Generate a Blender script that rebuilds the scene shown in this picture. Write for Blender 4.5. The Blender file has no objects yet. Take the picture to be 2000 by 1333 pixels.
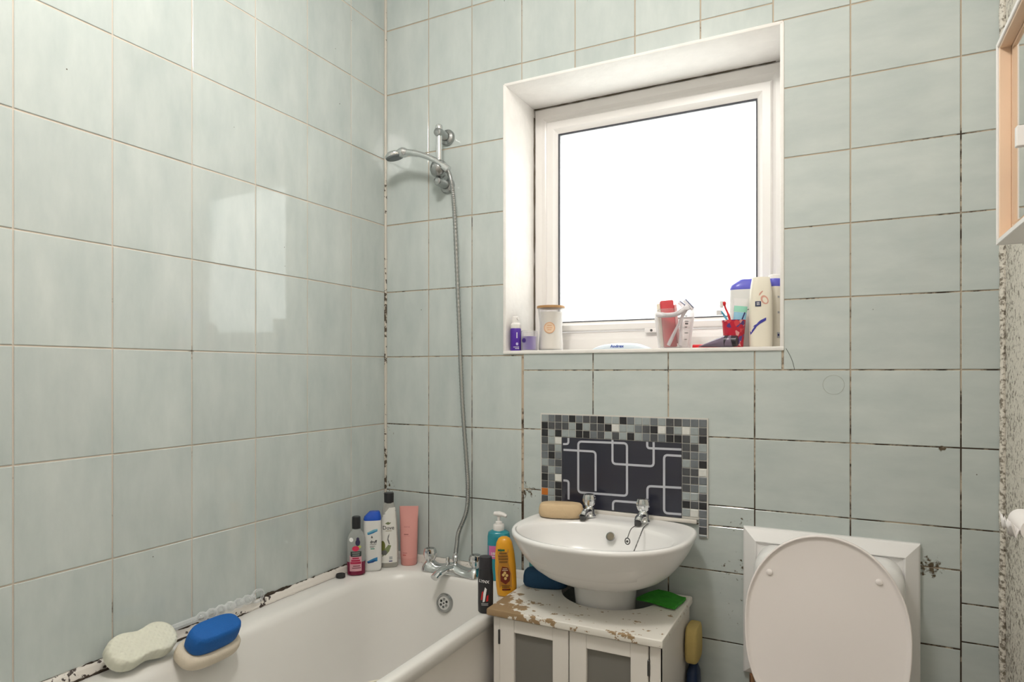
import bpy, bmesh, math, random
from mathutils import Vector, Matrix
random.seed(7)
S = bpy.context.scene
COL = S.collection
PI = math.pi

# ------------------------------------------------------------------ camera
FPX, YAW, CX, CY, CZ, HY = 1271.65, 0.47354, 1.5692, -1.9991, 1.31, 726.3
cam_d = bpy.data.cameras.new('camera'); cam = bpy.data.objects.new('camera', cam_d); COL.objects.link(cam)
cam.location = (CX, CY, CZ); cam.rotation_euler = (PI/2, 0, YAW)
cam_d.sensor_width = 36; cam_d.lens = FPX/2000*36; cam_d.shift_y = (HY-666.5)/2000
cam_d.clip_start = 0.02
S.camera = cam

# ------------------------------------------------------------------ world, light, exposure
W = bpy.data.worlds.new('sky'); S.world = W; W.use_nodes = True
bg = W.node_tree.nodes['Background']; bg.inputs[0].default_value = (1.0, 0.99, 0.97, 1); bg.inputs[1].default_value = 4.4
S.view_settings.view_transform = 'Standard'; S.view_settings.look = 'None'
S.view_settings.gamma = 1; S.view_settings.use_curve_mapping = False
S.view_settings.exposure = -0.07
# the room's ceiling lamp, above and behind the camera's view
LAMP_AT, LAMP_W, LAMP_COL = (.96, -1.30, 2.67), 40.0, (1.0, 0.965, 0.92)
ld = bpy.data.lights.new('ceiling_lamp_offscreen', 'POINT'); ld.shadow_soft_size = .11; ld.energy = LAMP_W; ld.color = LAMP_COL
lamp_o = bpy.data.objects.new('ceiling_lamp_offscreen', ld); COL.objects.link(lamp_o); lamp_o.location = LAMP_AT

# ------------------------------------------------------------------ helpers
_c, _s = math.cos(YAW), math.sin(YAW)
def at(px, py, **kw):
    """point seen at a photo pixel on the plane x=, y= or z="""
    k = (px-1000)/FPX
    d = Vector((-_s+k*_c, _c+k*_s, -(py-HY)/FPX))
    (ax, v), = kw.items(); i = 'xyz'.index(ax); C = Vector((CX, CY, CZ))
    return C + d*((v-C[i])/d[i])

def nodes(m): return m.node_tree.nodes, m.node_tree.links
def mat(name, col, rough=0.5, metal=0.0, trans=0.0, ior=1.45, spec=0.5, noise=0.0, nscale=30, bump=0.0, bscale=60, coat=0.0, alpha=1.0, trl=0.0):
    m = bpy.data.materials.new(name); m.use_nodes = True
    n, l = nodes(m); b = n['Principled BSDF']
    b.inputs['Base Color'].default_value = (*col, 1); b.inputs['Roughness'].default_value = rough
    b.inputs['Metallic'].default_value = metal; b.inputs['Transmission Weight'].default_value = trans
    b.inputs['IOR'].default_value = ior; b.inputs['Specular IOR Level'].default_value = spec
    b.inputs['Coat Weight'].default_value = coat; b.inputs['Alpha'].default_value = alpha
    if trl:
        tl = n.new('ShaderNodeBsdfTranslucent'); tl.inputs[0].default_value = (*col, 1); mxs = n.new('ShaderNodeMixShader'); mxs.inputs[0].default_value = trl
        l.new(b.outputs[0], mxs.inputs[1]); l.new(tl.outputs[0], mxs.inputs[2]); l.new(mxs.outputs[0], n['Material Output'].inputs['Surface'])
    if noise:
        t = n.new('ShaderNodeTexNoise'); t.inputs['Scale'].default_value = nscale; t.inputs['Detail'].default_value = 4
        g = n.new('ShaderNodeNewGeometry'); l.new(g.outputs['Position'], t.inputs['Vector'])
        mx = n.new('ShaderNodeMix'); mx.data_type = 'RGBA'
        mx.inputs['A'].default_value = (*[c*(1-noise) for c in col], 1); mx.inputs['B'].default_value = (*[min(1, c*(1+noise)) for c in col], 1)
        l.new(t.outputs['Fac'], mx.inputs['Factor']); l.new(mx.outputs['Result'], b.inputs['Base Color'])
    if bump:
        t = n.new('ShaderNodeTexNoise'); t.inputs['Scale'].default_value = bscale; t.inputs['Detail'].default_value = 4
        g = n.new('ShaderNodeNewGeometry'); l.new(g.outputs['Position'], t.inputs['Vector'])
        bp = n.new('ShaderNodeBump'); bp.inputs['Strength'].default_value = bump; bp.inputs['Distance'].default_value = 0.004
        l.new(t.outputs['Fac'], bp.inputs['Height']); l.new(bp.outputs['Normal'], b.inputs['Normal'])
    return m

def obj(name, V, F, m, parent=None, smooth=False, sharp=35, loc=None, world=False):
    me = bpy.data.meshes.new(name)
    off = parent.location if (world and parent is not None) else Vector((0, 0, 0))
    if world and parent is not None and parent.parent is not None: off = off + parent.parent.location
    me.from_pydata([tuple(Vector(v)-off) for v in V], [], F); me.update()
    bm = bmesh.new(); bm.from_mesh(me); bmesh.ops.recalc_face_normals(bm, faces=bm.faces); bm.to_mesh(me); bm.free()
    if smooth:
        for p in me.polygons: p.use_smooth = True
        if sharp: me.set_sharp_from_angle(angle=math.radians(sharp))
    if m is not None: me.materials.append(m)
    o = bpy.data.objects.new(name, me); COL.objects.link(o)
    if parent is not None: o.parent = parent
    if loc is not None: o.location = loc
    return o
def tag(o, label, cat, group=None):
    o['label'] = label; o['category'] = cat
    if group: o['group'] = group
    return o
def struct(o): o['kind'] = 'structure'; return o
def thing(name, label, cat, loc=(0, 0, 0), rz=0.0, group=None, rot=None):
    o = bpy.data.objects.new(name, None); COL.objects.link(o); o.empty_display_size = 0.02
    o.location = loc; o.rotation_euler = rot if rot else (0, 0, rz)
    return tag(o, label, cat, group)

def box_vf(lo, hi, bev=0.0, seg=2):
    bm = bmesh.new(); bmesh.ops.create_cube(bm, size=1)
    for v in bm.verts:
        v.co = Vector([lo[i] + (v.co[i]+.5)*(hi[i]-lo[i]) for i in range(3)])
    if bev: bmesh.ops.bevel(bm, geom=list(bm.edges), offset=bev, segments=seg, affect='EDGES', profile=.5)
    bm.verts.index_update()
    V = [v.co.copy() for v in bm.verts]; F = [[v.index for v in f.verts] for f in bm.faces]; bm.free()
    return V, F
def box(name, lo, hi, m, parent=None, bev=0.0, seg=2, world=False, smooth=True, loc=None):
    V, F = box_vf(lo, hi, bev, seg)
    return obj(name, V, F, m, parent, smooth and bev > 0, world=world, loc=loc)
def rings_vf(R, cap0=True, cap1=True, closed=True):
    """bridge a list of equal-length point rings"""
    n = len(R[0]); V = [p for r in R for p in r]; F = []
    for i in range(len(R)-1):
        for j in range(n if closed else n-1):
            k = (j+1) % n
            F.append([i*n+j, i*n+k, (i+1)*n+k, (i+1)*n+j])
    if cap0: F.append(list(range(n))[::-1])
    if cap1: F.append([(len(R)-1)*n+j for j in range(n)])
    return V, F
def sup(a, b, n, N=40, cx=0, cy=0, z=0, ph=0):
    P = []
    for i in range(N):
        t = 2*PI*i/N+ph; c, s = math.cos(t), math.sin(t)
        P.append((cx+a*math.copysign(abs(c)**(2/n), c), cy+b*math.copysign(abs(s)**(2/n), s), z))
    return P
def interp(st, z):
    if z <= st[0][0]: return st[0]
    for p, q in zip(st, st[1:]):
        if p[0] <= z <= q[0]:
            t = (z-p[0])/max(1e-9, q[0]-p[0]); return tuple(p[i]+(q[i]-p[i])*t for i in range(len(p)))
    return st[-1]
def loft(name, st, m, parent=None, n=2.5, N=40, caps=(True, True), smooth=True, sharp=40):
    """stations (z, a, b[, cx[, cy]])"""
    R = [sup(s[1], s[2], n, N, s[3] if len(s) > 3 else 0, s[4] if len(s) > 4 else 0, s[0]) for s in st]
    V, F = rings_vf(R, *caps)
    return obj(name, V, F, m, parent, smooth, sharp)
def surf(st, n=2.5):
    def f(u, z, off=0.0005):
        s = interp(st, z); a, b = s[1], s[2]; cx = s[3] if len(s) > 3 else 0
        q = min(.985, abs(u)/a)
        return Vector((cx+u, -b*(1-q**n)**(1/n)-off, z))
    return f
def lathe(name, prof, m, parent=None, N=32, smooth=True, sharp=35, mod=None, loc=None, M=None, caps=(True, True), world=False):
    R = []
    for r, z in prof:
        ring = []
        for i in range(N):
            t = 2*PI*i/N; rr = r*(mod(t, z) if mod else 1)
            v = Vector((rr*math.cos(t), rr*math.sin(t), z))
            ring.append(M @ v if M else v)
        R.append(ring)
    V, F = rings_vf(R, *caps)
    return obj(name, V, F, m, parent, smooth, sharp, loc=loc, world=world)
def catmull(P, k=8):
    P = [Vector(p) for p in P]; Q = []
    for i in range(len(P)-1):
        a, b, c, d = P[max(0, i-1)], P[i], P[i+1], P[min(len(P)-1, i+2)]
        for j in range(k):
            t = j/k
            Q.append(.5*((2*b)+(c-a)*t+(2*a-5*b+4*c-d)*t*t+(3*b-a-3*c+d)*t**3))
    Q.append(P[-1]); return Q
def sweep_vf(P, R, N=12, flat=1.0, up=None):
    P = [Vector(p) for p in P]; n = len(P)
    if not hasattr(R, '__len__'): R = [R]*n
    T = [(P[min(n-1, i+1)]-P[max(0, i-1)]).normalized() for i in range(n)]
    u = Vector(up) if up else (Vector((0, 0, 1)) if abs(T[0].z) < .9 else Vector((1, 0, 0)))
    rings = []
    for i in range(n):
        u = (u-T[i]*u.dot(T[i])).normalized(); w = T[i].cross(u)
        rings.append([P[i]+(u*math.cos(2*PI*j/N)*flat+w*math.sin(2*PI*j/N))*R[i] for j in range(N)])
    return rings_vf(rings)
def sweep(name, P, R, m, parent=None, N=12, flat=1.0, up=None, world=False, smooth=True, sharp=50):
    V, F = sweep_vf(P, R, N, flat, up)
    return obj(name, V, F, m, parent, smooth, sharp, world=world)
def patch(name, f, u0, u1, z0, z1, m, parent, nu=10, nz=8, off=.0005):
    V = []; F = []
    for j in range(nz+1):
        for i in range(nu+1): V.append(f(u0+(u1-u0)*i/nu, z0+(z1-z0)*j/nz, off))
    for j in range(nz):
        for i in range(nu):
            a = j*(nu+1)+i; F.append([a, a+1, a+nu+2, a+nu+1])
    return obj(name, V, F, m, parent, True, None)
def shape(name, f, pts, m, parent, off=.0008, rings=3):
    cx = sum(p[0] for p in pts)/len(pts); cy = sum(p[1] for p in pts)/len(pts); n = len(pts)
    R = [[f(cx+(p[0]-cx)*k/rings, cy+(p[1]-cy)*k/rings, off) for p in pts] for k in range(1, rings+1)]
    V, F = rings_vf(R, True, False)
    return obj(name, V, F, m, parent, False)
def ell(cx, cy, a, b, N=20, rot=0):
    return [(cx+a*math.cos(2*PI*i/N)*math.cos(rot)-b*math.sin(2*PI*i/N)*math.sin(rot), cy+a*math.cos(2*PI*i/N)*math.sin(rot)+b*math.sin(2*PI*i/N)*math.cos(rot)) for i in range(N)]
def text(name, f, s, u, z, size, m, parent, off=.0009, bold=0.0, sx=1.0, rot=0.0):
    cu = bpy.data.curves.new('txt', 'FONT'); cu.body = s; cu.size = size; cu.align_x = 'CENTER'; cu.align_y = 'CENTER'; cu.offset = bold*size; cu.resolution_u = 3
    to = bpy.data.objects.new('txt', cu); COL.objects.link(to)
    dg = bpy.context.evaluated_depsgraph_get(); me = bpy.data.meshes.new_from_object(to.evaluated_get(dg))
    bpy.data.objects.remove(to); bpy.data.curves.remove(cu)
    cr, sr = math.cos(rot), math.sin(rot)
    for v in me.vertices:
        x, y = v.co.x*sx, v.co.y
        v.co = f(u+x*cr-y*sr, z+x*sr+y*cr, off)
    me.materials.clear(); me.materials.append(m); me.name = name
    o = bpy.data.objects.new(name, me); COL.objects.link(o); o.parent = parent
    return o

# ------------------------------------------------------------------ materials
def tile_material(name, stretch, ca, cb):
    m = bpy.data.materials.new(name); m.use_nodes = True; n, l = nodes(m); b = n['Principled BSDF']
    g = n.new('ShaderNodeNewGeometry'); oi = n.new('ShaderNodeObjectInfo')
    mp = n.new('ShaderNodeMapping'); mp.inputs['Scale'].default_value = stretch; l.new(g.outputs['Position'], mp.inputs['Vector'])
    t = n.new('ShaderNodeTexNoise'); t.inputs['Scale'].default_value = 14; t.inputs['Detail'].default_value = 6; t.inputs['Roughness'].default_value = .6
    l.new(mp.outputs[0], t.inputs['Vector'])
    r = n.new('ShaderNodeValToRGB'); r.color_ramp.elements[0].position = .3; r.color_ramp.elements[1].position = .72
    r.color_ramp.elements[0].color = (*ca, 1); r.color_ramp.elements[1].color = (*cb, 1)
    l.new(t.outputs['Fac'], r.inputs['Fac'])
    # tile to tile tint
    hs = n.new('ShaderNodeHueSaturation'); mr = n.new('ShaderNodeMapRange'); mr.inputs['To Min'].default_value = .965; mr.inputs['To Max'].default_value = 1.03
    l.new(oi.outputs['Random'], mr.inputs['Value']); l.new(mr.outputs[0], hs.inputs['Value']); l.new(r.outputs[0], hs.inputs['Color'])
    col = hs.outputs[0]
    # grime spots: small specks everywhere, blotches at the damaged joints
    v = n.new('ShaderNodeTexVoronoi'); v.inputs['Scale'].default_value = 17; v.inputs['Randomness'].default_value = 1
    l.new(g.outputs['Position'], v.inputs['Vector'])
    sp = n.new('ShaderNodeMapRange'); sp.inputs['From Min'].default_value = .035; sp.inputs['From Max'].default_value = .02; sp.interpolation_type = 'SMOOTHSTEP'
    l.new(v.outputs['Distance'], sp.inputs['Value'])
    n2 = n.new('ShaderNodeTexNoise'); n2.inputs['Scale'].default_value = 2.2; l.new(g.outputs['Position'], n2.inputs['Vector'])
    gate = n.new('ShaderNodeMapRange'); gate.inputs['From Min'].default_value = .53; gate.inputs['From Max'].default_value = .6; l.new(n2.outputs['Fac'], gate.inputs['Value'])
    mu = n.new('ShaderNodeMath'); mu.operation = 'MULTIPLY'; l.new(sp.outputs[0], mu.inputs[0]); l.new(gate.outputs[0], mu.inputs[1])
    acc = mu.outputs[0]
    n3 = n.new('ShaderNodeTexNoise'); n3.inputs['Scale'].default_value = 85; n3.inputs['Detail'].default_value = 5; l.new(g.outputs['Position'], n3.inputs['Vector'])
    for (p, rad, k) in [((.60, 0, .905), .05, .30), ((1.765, 0, .803), .045, .38), ((1.305, 0, .735), .07, .16), ((1.25, 0, .735), .05, .12), ((1.79, 0, 1.112), .012, .6),
                        ((.02, 0, .875), .06, .16), ((.02, 0, 1.10), .04, .1), ((.56, 0, .86), .06, .12), ((0, -.02, 1.36), .06, .08), ((0, -.32, 1.08), .05, .06), ((1.29, 0, .875), .05, .14), ((1.30, 0, .62), .09, .08)]:
        d = n.new('ShaderNodeVectorMath'); d.operation = 'DISTANCE'; d.inputs[1].default_value = p; l.new(g.outputs['Position'], d.inputs[0])
        a = n.new('ShaderNodeMapRange'); a.inputs['From Min'].default_value = rad; a.inputs['From Max'].default_value = 0; a.inputs['To Min'].default_value = 0; a.inputs['To Max'].default_value = k
        l.new(d.outputs['Value'], a.inputs['Value'])
        s = n.new('ShaderNodeMath'); s.operation = 'ADD'; l.new(a.outputs[0], s.inputs[0]); l.new(n3.outputs['Fac'], s.inputs[1])
        th = n.new('ShaderNodeMapRange'); th.inputs['From Min'].default_value = .69; th.inputs['From Max'].default_value = .80; l.new(s.outputs[0], th.inputs['Value'])
        ga = n.new('ShaderNodeMath'); ga.operation = 'GREATER_THAN'; ga.inputs[1].default_value = .0001; l.new(a.outputs[0], ga.inputs[0])
        mm = n.new('ShaderNodeMath'); mm.operation = 'MULTIPLY'; l.new(th.outputs[0], mm.inputs[0]); l.new(ga.outputs[0], mm.inputs[1])
        mxx = n.new('ShaderNodeMath'); mxx.operation = 'MAXIMUM'; l.new(acc, mxx.inputs[0]); l.new(mm.outputs[0], mxx.inputs[1]); acc = mxx.outputs[0]
    mx = n.new('ShaderNodeMix'); mx.data_type = 'RGBA'; mx.inputs['B'].default_value = (.085, .062, .035, 1)
    l.new(acc, mx.inputs['Factor']); l.new(col, mx.inputs['A']); l.new(mx.outputs['Result'], b.inputs['Base Color'])
    b.inputs['Roughness'].default_value = .05; b.inputs['Specular IOR Level'].default_value = .5
    bn = n.new('ShaderNodeTexNoise'); bn.inputs['Scale'].default_value = 5; bn.inputs['Detail'].default_value = 2; l.new(g.outputs['Position'], bn.inputs['Vector'])
    bp = n.new('ShaderNodeBump'); bp.inputs['Strength'].default_value = .05; bp.inputs['Distance'].default_value = .01
    l.new(bn.outputs['Fac'], bp.inputs['Height']); l.new(bp.outputs['Normal'], b.inputs['Normal'])
    return m
def grout_material(name, light, dark, bias, zgain):
    m = bpy.data.materials.new(name); m.use_nodes = True; n, l = nodes(m); b = n['Principled BSDF']
    g = n.new('ShaderNodeNewGeometry'); t = n.new('ShaderNodeTexNoise'); t.inputs['Scale'].default_value = 16; t.inputs['Detail'].default_value = 7; t.inputs['Roughness'].default_value = .7
    l.new(g.outputs['Position'], t.inputs['Vector'])
    t2 = n.new('ShaderNodeTexNoise'); t2.inputs['Scale'].default_value = 3.1; t2.inputs['Detail'].default_value = 2; l.new(g.outputs['Position'], t2.inputs['Vector'])
    sx = n.new('ShaderNodeSeparateXYZ'); l.new(g.outputs['Position'], sx.inputs[0])
    zr = n.new('ShaderNodeMapRange'); zr.inputs['From Min'].default_value = 2.2; zr.inputs['From Max'].default_value = .7; zr.inputs['To Min'].default_value = 0; zr.inputs['To Max'].default_value = zgain
    l.new(sx.outputs['Z'], zr.inputs['Value'])
    a = n.new('ShaderNodeMath'); a.operation = 'ADD'; l.new(t.outputs['Fac'], a.inputs[0]); l.new(zr.outputs[0], a.inputs[1])
    a2 = n.new('ShaderNodeMath'); a2.operation = 'MULTIPLY_ADD'; a2.inputs[1].default_value = .5; l.new(t2.outputs['Fac'], a2.inputs[0]); l.new(a.outputs[0], a2.inputs[2])
    r = n.new('ShaderNodeMapRange'); r.inputs['From Min'].default_value = bias; r.inputs['From Max'].default_value = bias+.12; l.new(a2.outputs[0], r.inputs['Value'])
    mx = n.new('ShaderNodeMix'); mx.data_type = 'RGBA'; mx.inputs['A'].default_value = (*light, 1); mx.inputs['B'].default_value = (*dark, 1)
    l.new(r.outputs[0], mx.inputs['Factor']); l.new(mx.outputs['Result'], b.inputs['Base Color']); b.inputs['Roughness'].default_value = .85
    return m
def mould_wall_material():
    m = bpy.data.materials.new('mouldy_paint'); m.use_nodes = True; n, l = nodes(m); b = n['Principled BSDF']
    g = n.new('ShaderNodeNewGeometry'); sx = n.new('ShaderNodeSeparateXYZ'); l.new(g.outputs['Position'], sx.inputs[0])
    t = n.new('ShaderNodeTexNoise'); t.inputs['Scale'].default_value = 95; t.inputs['Detail'].default_value = 4; t.inputs['Roughness'].default_value = .65; l.new(g.outputs['Position'], t.inputs['Vector'])
    yr = n.new('ShaderNodeMapRange'); yr.inputs['From Min'].default_value = -.45; yr.inputs['From Max'].default_value = 0; yr.inputs['To Min'].default_value = -.03; yr.inputs['To Max'].default_value = .15; l.new(sx.outputs['Y'], yr.inputs['Value'])
    zr = n.new('ShaderNodeMapRange'); zr.inputs['From Min'].default_value = 1.9; zr.inputs['From Max'].default_value = .6; zr.inputs['To Min'].default_value = 0; zr.inputs['To Max'].default_value = .04; l.new(sx.outputs['Z'], zr.inputs['Value'])
    a = n.new('ShaderNodeMath'); l.new(t.outputs['Fac'], a.inputs[0]); l.new(yr.outputs[0], a.inputs[1])
    a2 = n.new('ShaderNodeMath'); l.new(a.outputs[0], a2.inputs[0]); l.new(zr.outputs[0], a2.inputs[1])
    r = n.new('ShaderNodeMapRange'); r.inputs['From Min'].default_value = .64; r.inputs['From Max'].default_value = .76; r.inputs['To Max'].default_value = .85; l.new(a2.outputs[0], r.inputs['Value'])
    mx = n.new('ShaderNodeMix'); mx.data_type = 'RGBA'; mx.inputs['A'].default_value = (.76, .72, .64, 1); mx.inputs['B'].default_value = (.13, .10, .06, 1)
    l.new(r.outputs[0], mx.inputs['Factor']); l.new(mx.outputs['Result'], b.inputs['Base Color']); b.inputs['Roughness'].default_value = .75
    t2 = n.new('ShaderNodeTexNoise'); t2.inputs['Scale'].default_value = 130; l.new(g.outputs['Position'], t2.inputs['Vector'])
    bp = n.new('ShaderNodeBump'); bp.inputs['Strength'].default_value = .7; bp.inputs['Distance'].default_value = .004; l.new(t2.outputs['Fac'], bp.inputs['Height']); l.new(bp.outputs['Normal'], b.inputs['Normal'])
    return m
def worn_paint_material(name, paint, wood, spots, thr=.62, nscale=38):
    """paint worn through to wood around given points"""
    m = bpy.data.materials.new(name); m.use_nodes = True; n, l = nodes(m); b = n['Principled BSDF']
    g = n.new('ShaderNodeNewGeometry'); t = n.new('ShaderNodeTexNoise'); t.inputs['Scale'].default_value = nscale; t.inputs['Detail'].default_value = 5; t.inputs['Roughness'].default_value = .6
    l.new(g.outputs['Position'], t.inputs['Vector']); acc = None
    for p, rad, k in spots:
        d = n.new('ShaderNodeVectorMath'); d.operation = 'DISTANCE'; d.inputs[1].default_value = p; l.new(g.outputs['Position'], d.inputs[0])
        a = n.new('ShaderNodeMapRange'); a.inputs['From Min'].default_value = rad; a.inputs['From Max'].default_value = 0; a.inputs['To Max'].default_value = k; l.new(d.outputs['Value'], a.inputs['Value'])
        if acc is None: acc = a.outputs[0]
        else:
            q = n.new('ShaderNodeMath'); q.operation = 'MAXIMUM'; l.new(acc, q.inputs[0]); l.new(a.outputs[0], q.inputs[1]); acc = q.outputs[0]
    s = n.new('ShaderNodeMath'); l.new(acc, s.inputs[0]); l.new(t.outputs['Fac'], s.inputs[1])
    r = n.new('ShaderNodeMapRange'); r.inputs['From Min'].default_value = thr; r.inputs['From Max'].default_value = thr+.03; l.new(s.outputs[0], r.inputs['Value'])
    mx = n.new('ShaderNodeMix'); mx.data_type = 'RGBA'; mx.inputs['A'].default_value = (*paint, 1); mx.inputs['B'].default_value = (*wood, 1)
    l.new(r.outputs[0], mx.inputs['Factor']); l.new(mx.outputs['Result'], b.inputs['Base Color']); b.inputs['Roughness'].default_value = .45
    return m
def pane_material():
    """privacy glass: part lets the sky through, part scatters it"""
    m = bpy.data.materials.new('frosted_window_glass'); m.use_nodes = True; n, l = nodes(m); n.remove(n['Principled BSDF'])
    out = n['Material Output']; tr = n.new('ShaderNodeBsdfTransparent'); tl = n.new('ShaderNodeBsdfTranslucent'); gl = n.new('ShaderNodeBsdfGlossy')
    tr.inputs[0].default_value = (.97, 1, .985, 1); tl.inputs[0].default_value = (.95, .97, .96, 1); gl.inputs['Roughness'].default_value = .1
    g = n.new('ShaderNodeNewGeometry'); v = n.new('ShaderNodeTexVoronoi'); v.inputs['Scale'].default_value = 150; l.new(g.outputs['Position'], v.inputs['Vector'])
    bp = n.new('ShaderNodeBump'); bp.inputs['Strength'].default_value = .9; bp.inputs['Distance'].default_value = .004; l.new(v.outputs['Distance'], bp.inputs['Height'])
    l.new(bp.outputs['Normal'], tl.inputs['Normal']); l.new(bp.outputs['Normal'], gl.inputs['Normal'])
    m1 = n.new('ShaderNodeMixShader'); m1.inputs[0].default_value = .6; l.new(tr.outputs[0], m1.inputs[1]); l.new(tl.outputs[0], m1.inputs[2])
    m2 = n.new('ShaderNodeMixShader'); m2.inputs[0].default_value = .05; l.new(m1.outputs[0], m2.inputs[1]); l.new(gl.outputs[0], m2.inputs[2])
    l.new(m2.outputs[0], out.inputs['Surface'])
    return m
def clear_material(name, col, amount=.78, rough=.03):
    """thin clear plastic: mostly see-through with a glossy skin"""
    m = bpy.data.materials.new(name); m.use_nodes = True; n, l = nodes(m); b = n['Principled BSDF']; out = n['Material Output']
    b.inputs['Base Color'].default_value = (*col, 1); b.inputs['Roughness'].default_value = rough
    tr = n.new('ShaderNodeBsdfTransparent'); tr.inputs[0].default_value = (*[min(1, .75+.25*c) for c in col], 1)
    fr = n.new('ShaderNodeLayerWeight'); fr.inputs['Blend'].default_value = .35
    mr = n.new('ShaderNodeMapRange'); mr.inputs['To Min'].default_value = 1-amount; mr.inputs['To Max'].default_value = 1-amount*.3; l.new(fr.outputs['Facing'], mr.inputs['Value'])
    mx = n.new('ShaderNodeMixShader'); l.new(mr.outputs[0], mx.inputs[0]); l.new(tr.outputs[0], mx.inputs[1]); l.new(b.outputs[0], mx.inputs[2]); l.new(mx.outputs[0], out.inputs['Surface'])
    return m

M = dict(
 tile=tile_material('glazed_tile', (1, 1, .35), (.475, .530, .517), (.577, .620, .600)),
 tile_h=tile_material('glazed_tile_veined', (.35, 1, 1), (.475, .530, .517), (.577, .620, .600)),
 grout_l=grout_material('grout_pale', (.66, .575, .49), (.11, .075, .05), 1.0, .12),
 grout_b=grout_material('grout_stained', (.50, .41, .31), (.055, .035, .022), .86, .22),
 mould=mould_wall_material(),
 plaster=mat('painted_plaster', (.87, .84, .81), .7, noise=.08, nscale=18, bump=.5, bscale=55),
 upvc=mat('white_upvc', (.83, .805, .785), .3, noise=.03, nscale=6),
 gasket=mat('black_gasket', (.05, .05, .06), .6),
 pane=pane_material(),
 ceramic=mat('white_ceramic', (.86, .85, .84), .22),
 bath=mat('white_enamel', (.77, .755, .725), .28, noise=.03, nscale=4),
 whiteplastic=mat('white_plastic', (.82, .79, .77), .3),
 lidplastic=mat('toilet_lid_plastic', (.84, .785, .765), .35),
 chrome=mat('chrome', (.72, .73, .74), .09, 1),
 chrome_d=mat('aged_chrome', (.40, .41, .41), .2, 1),
 darkmetal=mat('dark_metal', (.10, .10, .10), .4, .8),
 rubber=mat('dark_rubber', (.03, .03, .03), .6),
 paint=mat('cream_paint', (.80, .765, .72), .4, noise=.04, nscale=8),
 worntop=worn_paint_material('worn_cream_paint', (.80, .77, .71), (.33, .22, .115), [((.655, -.372, .634), .17, .36), ((.655, -.27, .634), .06, .26), ((.74, -.378, .634), .09, .24), ((.84, -.380, .634), .06, .16), ((1.06, -.378, .630), .05, .17)]),
 frost=mat('frosted_cabinet_glass', (.27, .26, .235), .4, 0, .3),
 sealant=worn_paint_material('mouldy_sealant', (.72, .68, .63), (.05, .035, .03), [((0.02, -.60, .632), .20, .10), ((.02, -1.15, .632), .25, .12), ((.3, 0, .63), .3, .05)], .68, 45),
 wood=mat('lid_wood', (.42, .23, .09), .5, noise=.2, nscale=40),
 peach=mat('peach_wood', (.78, .58, .42), .5, noise=.06, nscale=9),
 mirror=mat('mirror_glass', (.78, .76, .72), .04, 1),
 navy_gloss=mat('dark_gloss_tile', (.026, .027, .042), .12, coat=.6),
 stripe=mat('silver_stripe', (.50, .51, .56), .35),
 mortar=mat('white_mosaic_grout', (.62, .60, .56), .8),
 floor=mat('floor_vinyl', (.42, .38, .33), .4, noise=.1, nscale=10),
 ceiling=mat('ceiling_paint', (.86, .85, .82), .8),
 copper=mat('copper_pipe', (.62, .36, .22), .35, 1),
)
def plain(name, col, rough=.4, **k):
    if name not in M: M[name] = mat(name, col, rough, **k)
    return M[name]

# ------------------------------------------------------------------ room shell
XR, YF, ZC = 1.921, -2.6, 2.80
GD = .0022                                   # joints lie this deep behind the tile faces
struct(box('floor', (-.1, YF-.1, -.08), (XR+.1, .1, 0), M['floor']))
struct(box('ceiling', (-.1, YF-.1, ZC), (XR+.1, .1, ZC+.08), M['ceiling']))
wall_left = struct(box('wall_left', (-.1, YF, 0), (-GD, 0, ZC), M['grout_l']))
wall_right = struct(box('wall_right', (XR, YF, 0), (XR+.1, 0, ZC), M['mould']))
wall_front = struct(box('wall_front', (-.1, YF-.1, 0), (XR+.1, YF, ZC), M['paint']))
OX0, OX1, OZ0, OZ1 = .515, 1.411, 1.374, 2.306       # window opening
def wall_with_hole():
    xs = [-.1, OX0, OX1, XR+.1]; zs = [0, OZ0, OZ1, ZC]; V = []; F = []
    for y in (GD, .30):
        for z in zs:
            for x in xs: V.append((x, y, z))
    ix = lambda k, i, j: k*16+j*4+i
    for j in range(3):
        for i in range(3):
            if i == 1 and j == 1: continue
            for k in (0, 1): F.append([ix(k, i, j), ix(k, i+1, j), ix(k, i+1, j+1), ix(k, i, j+1)])
    def side(a, b): F.append([ix(0, *a), ix(0, *b), ix(1, *b), ix(1, *a)])
    for i in range(3): side((i, 0), (i+1, 0)); side((i, 3), (i+1, 3)); side((0, i), (0, i+1)); side((3, i), (3, i+1))
    side((1, 1), (2, 1)); side((1, 2), (2, 2)); side((1, 1), (1, 2)); side((2, 1), (2, 2))
    return struct(obj('wall_back', V, F, M['grout_b']))
wall_back = wall_with_hole()

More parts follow.
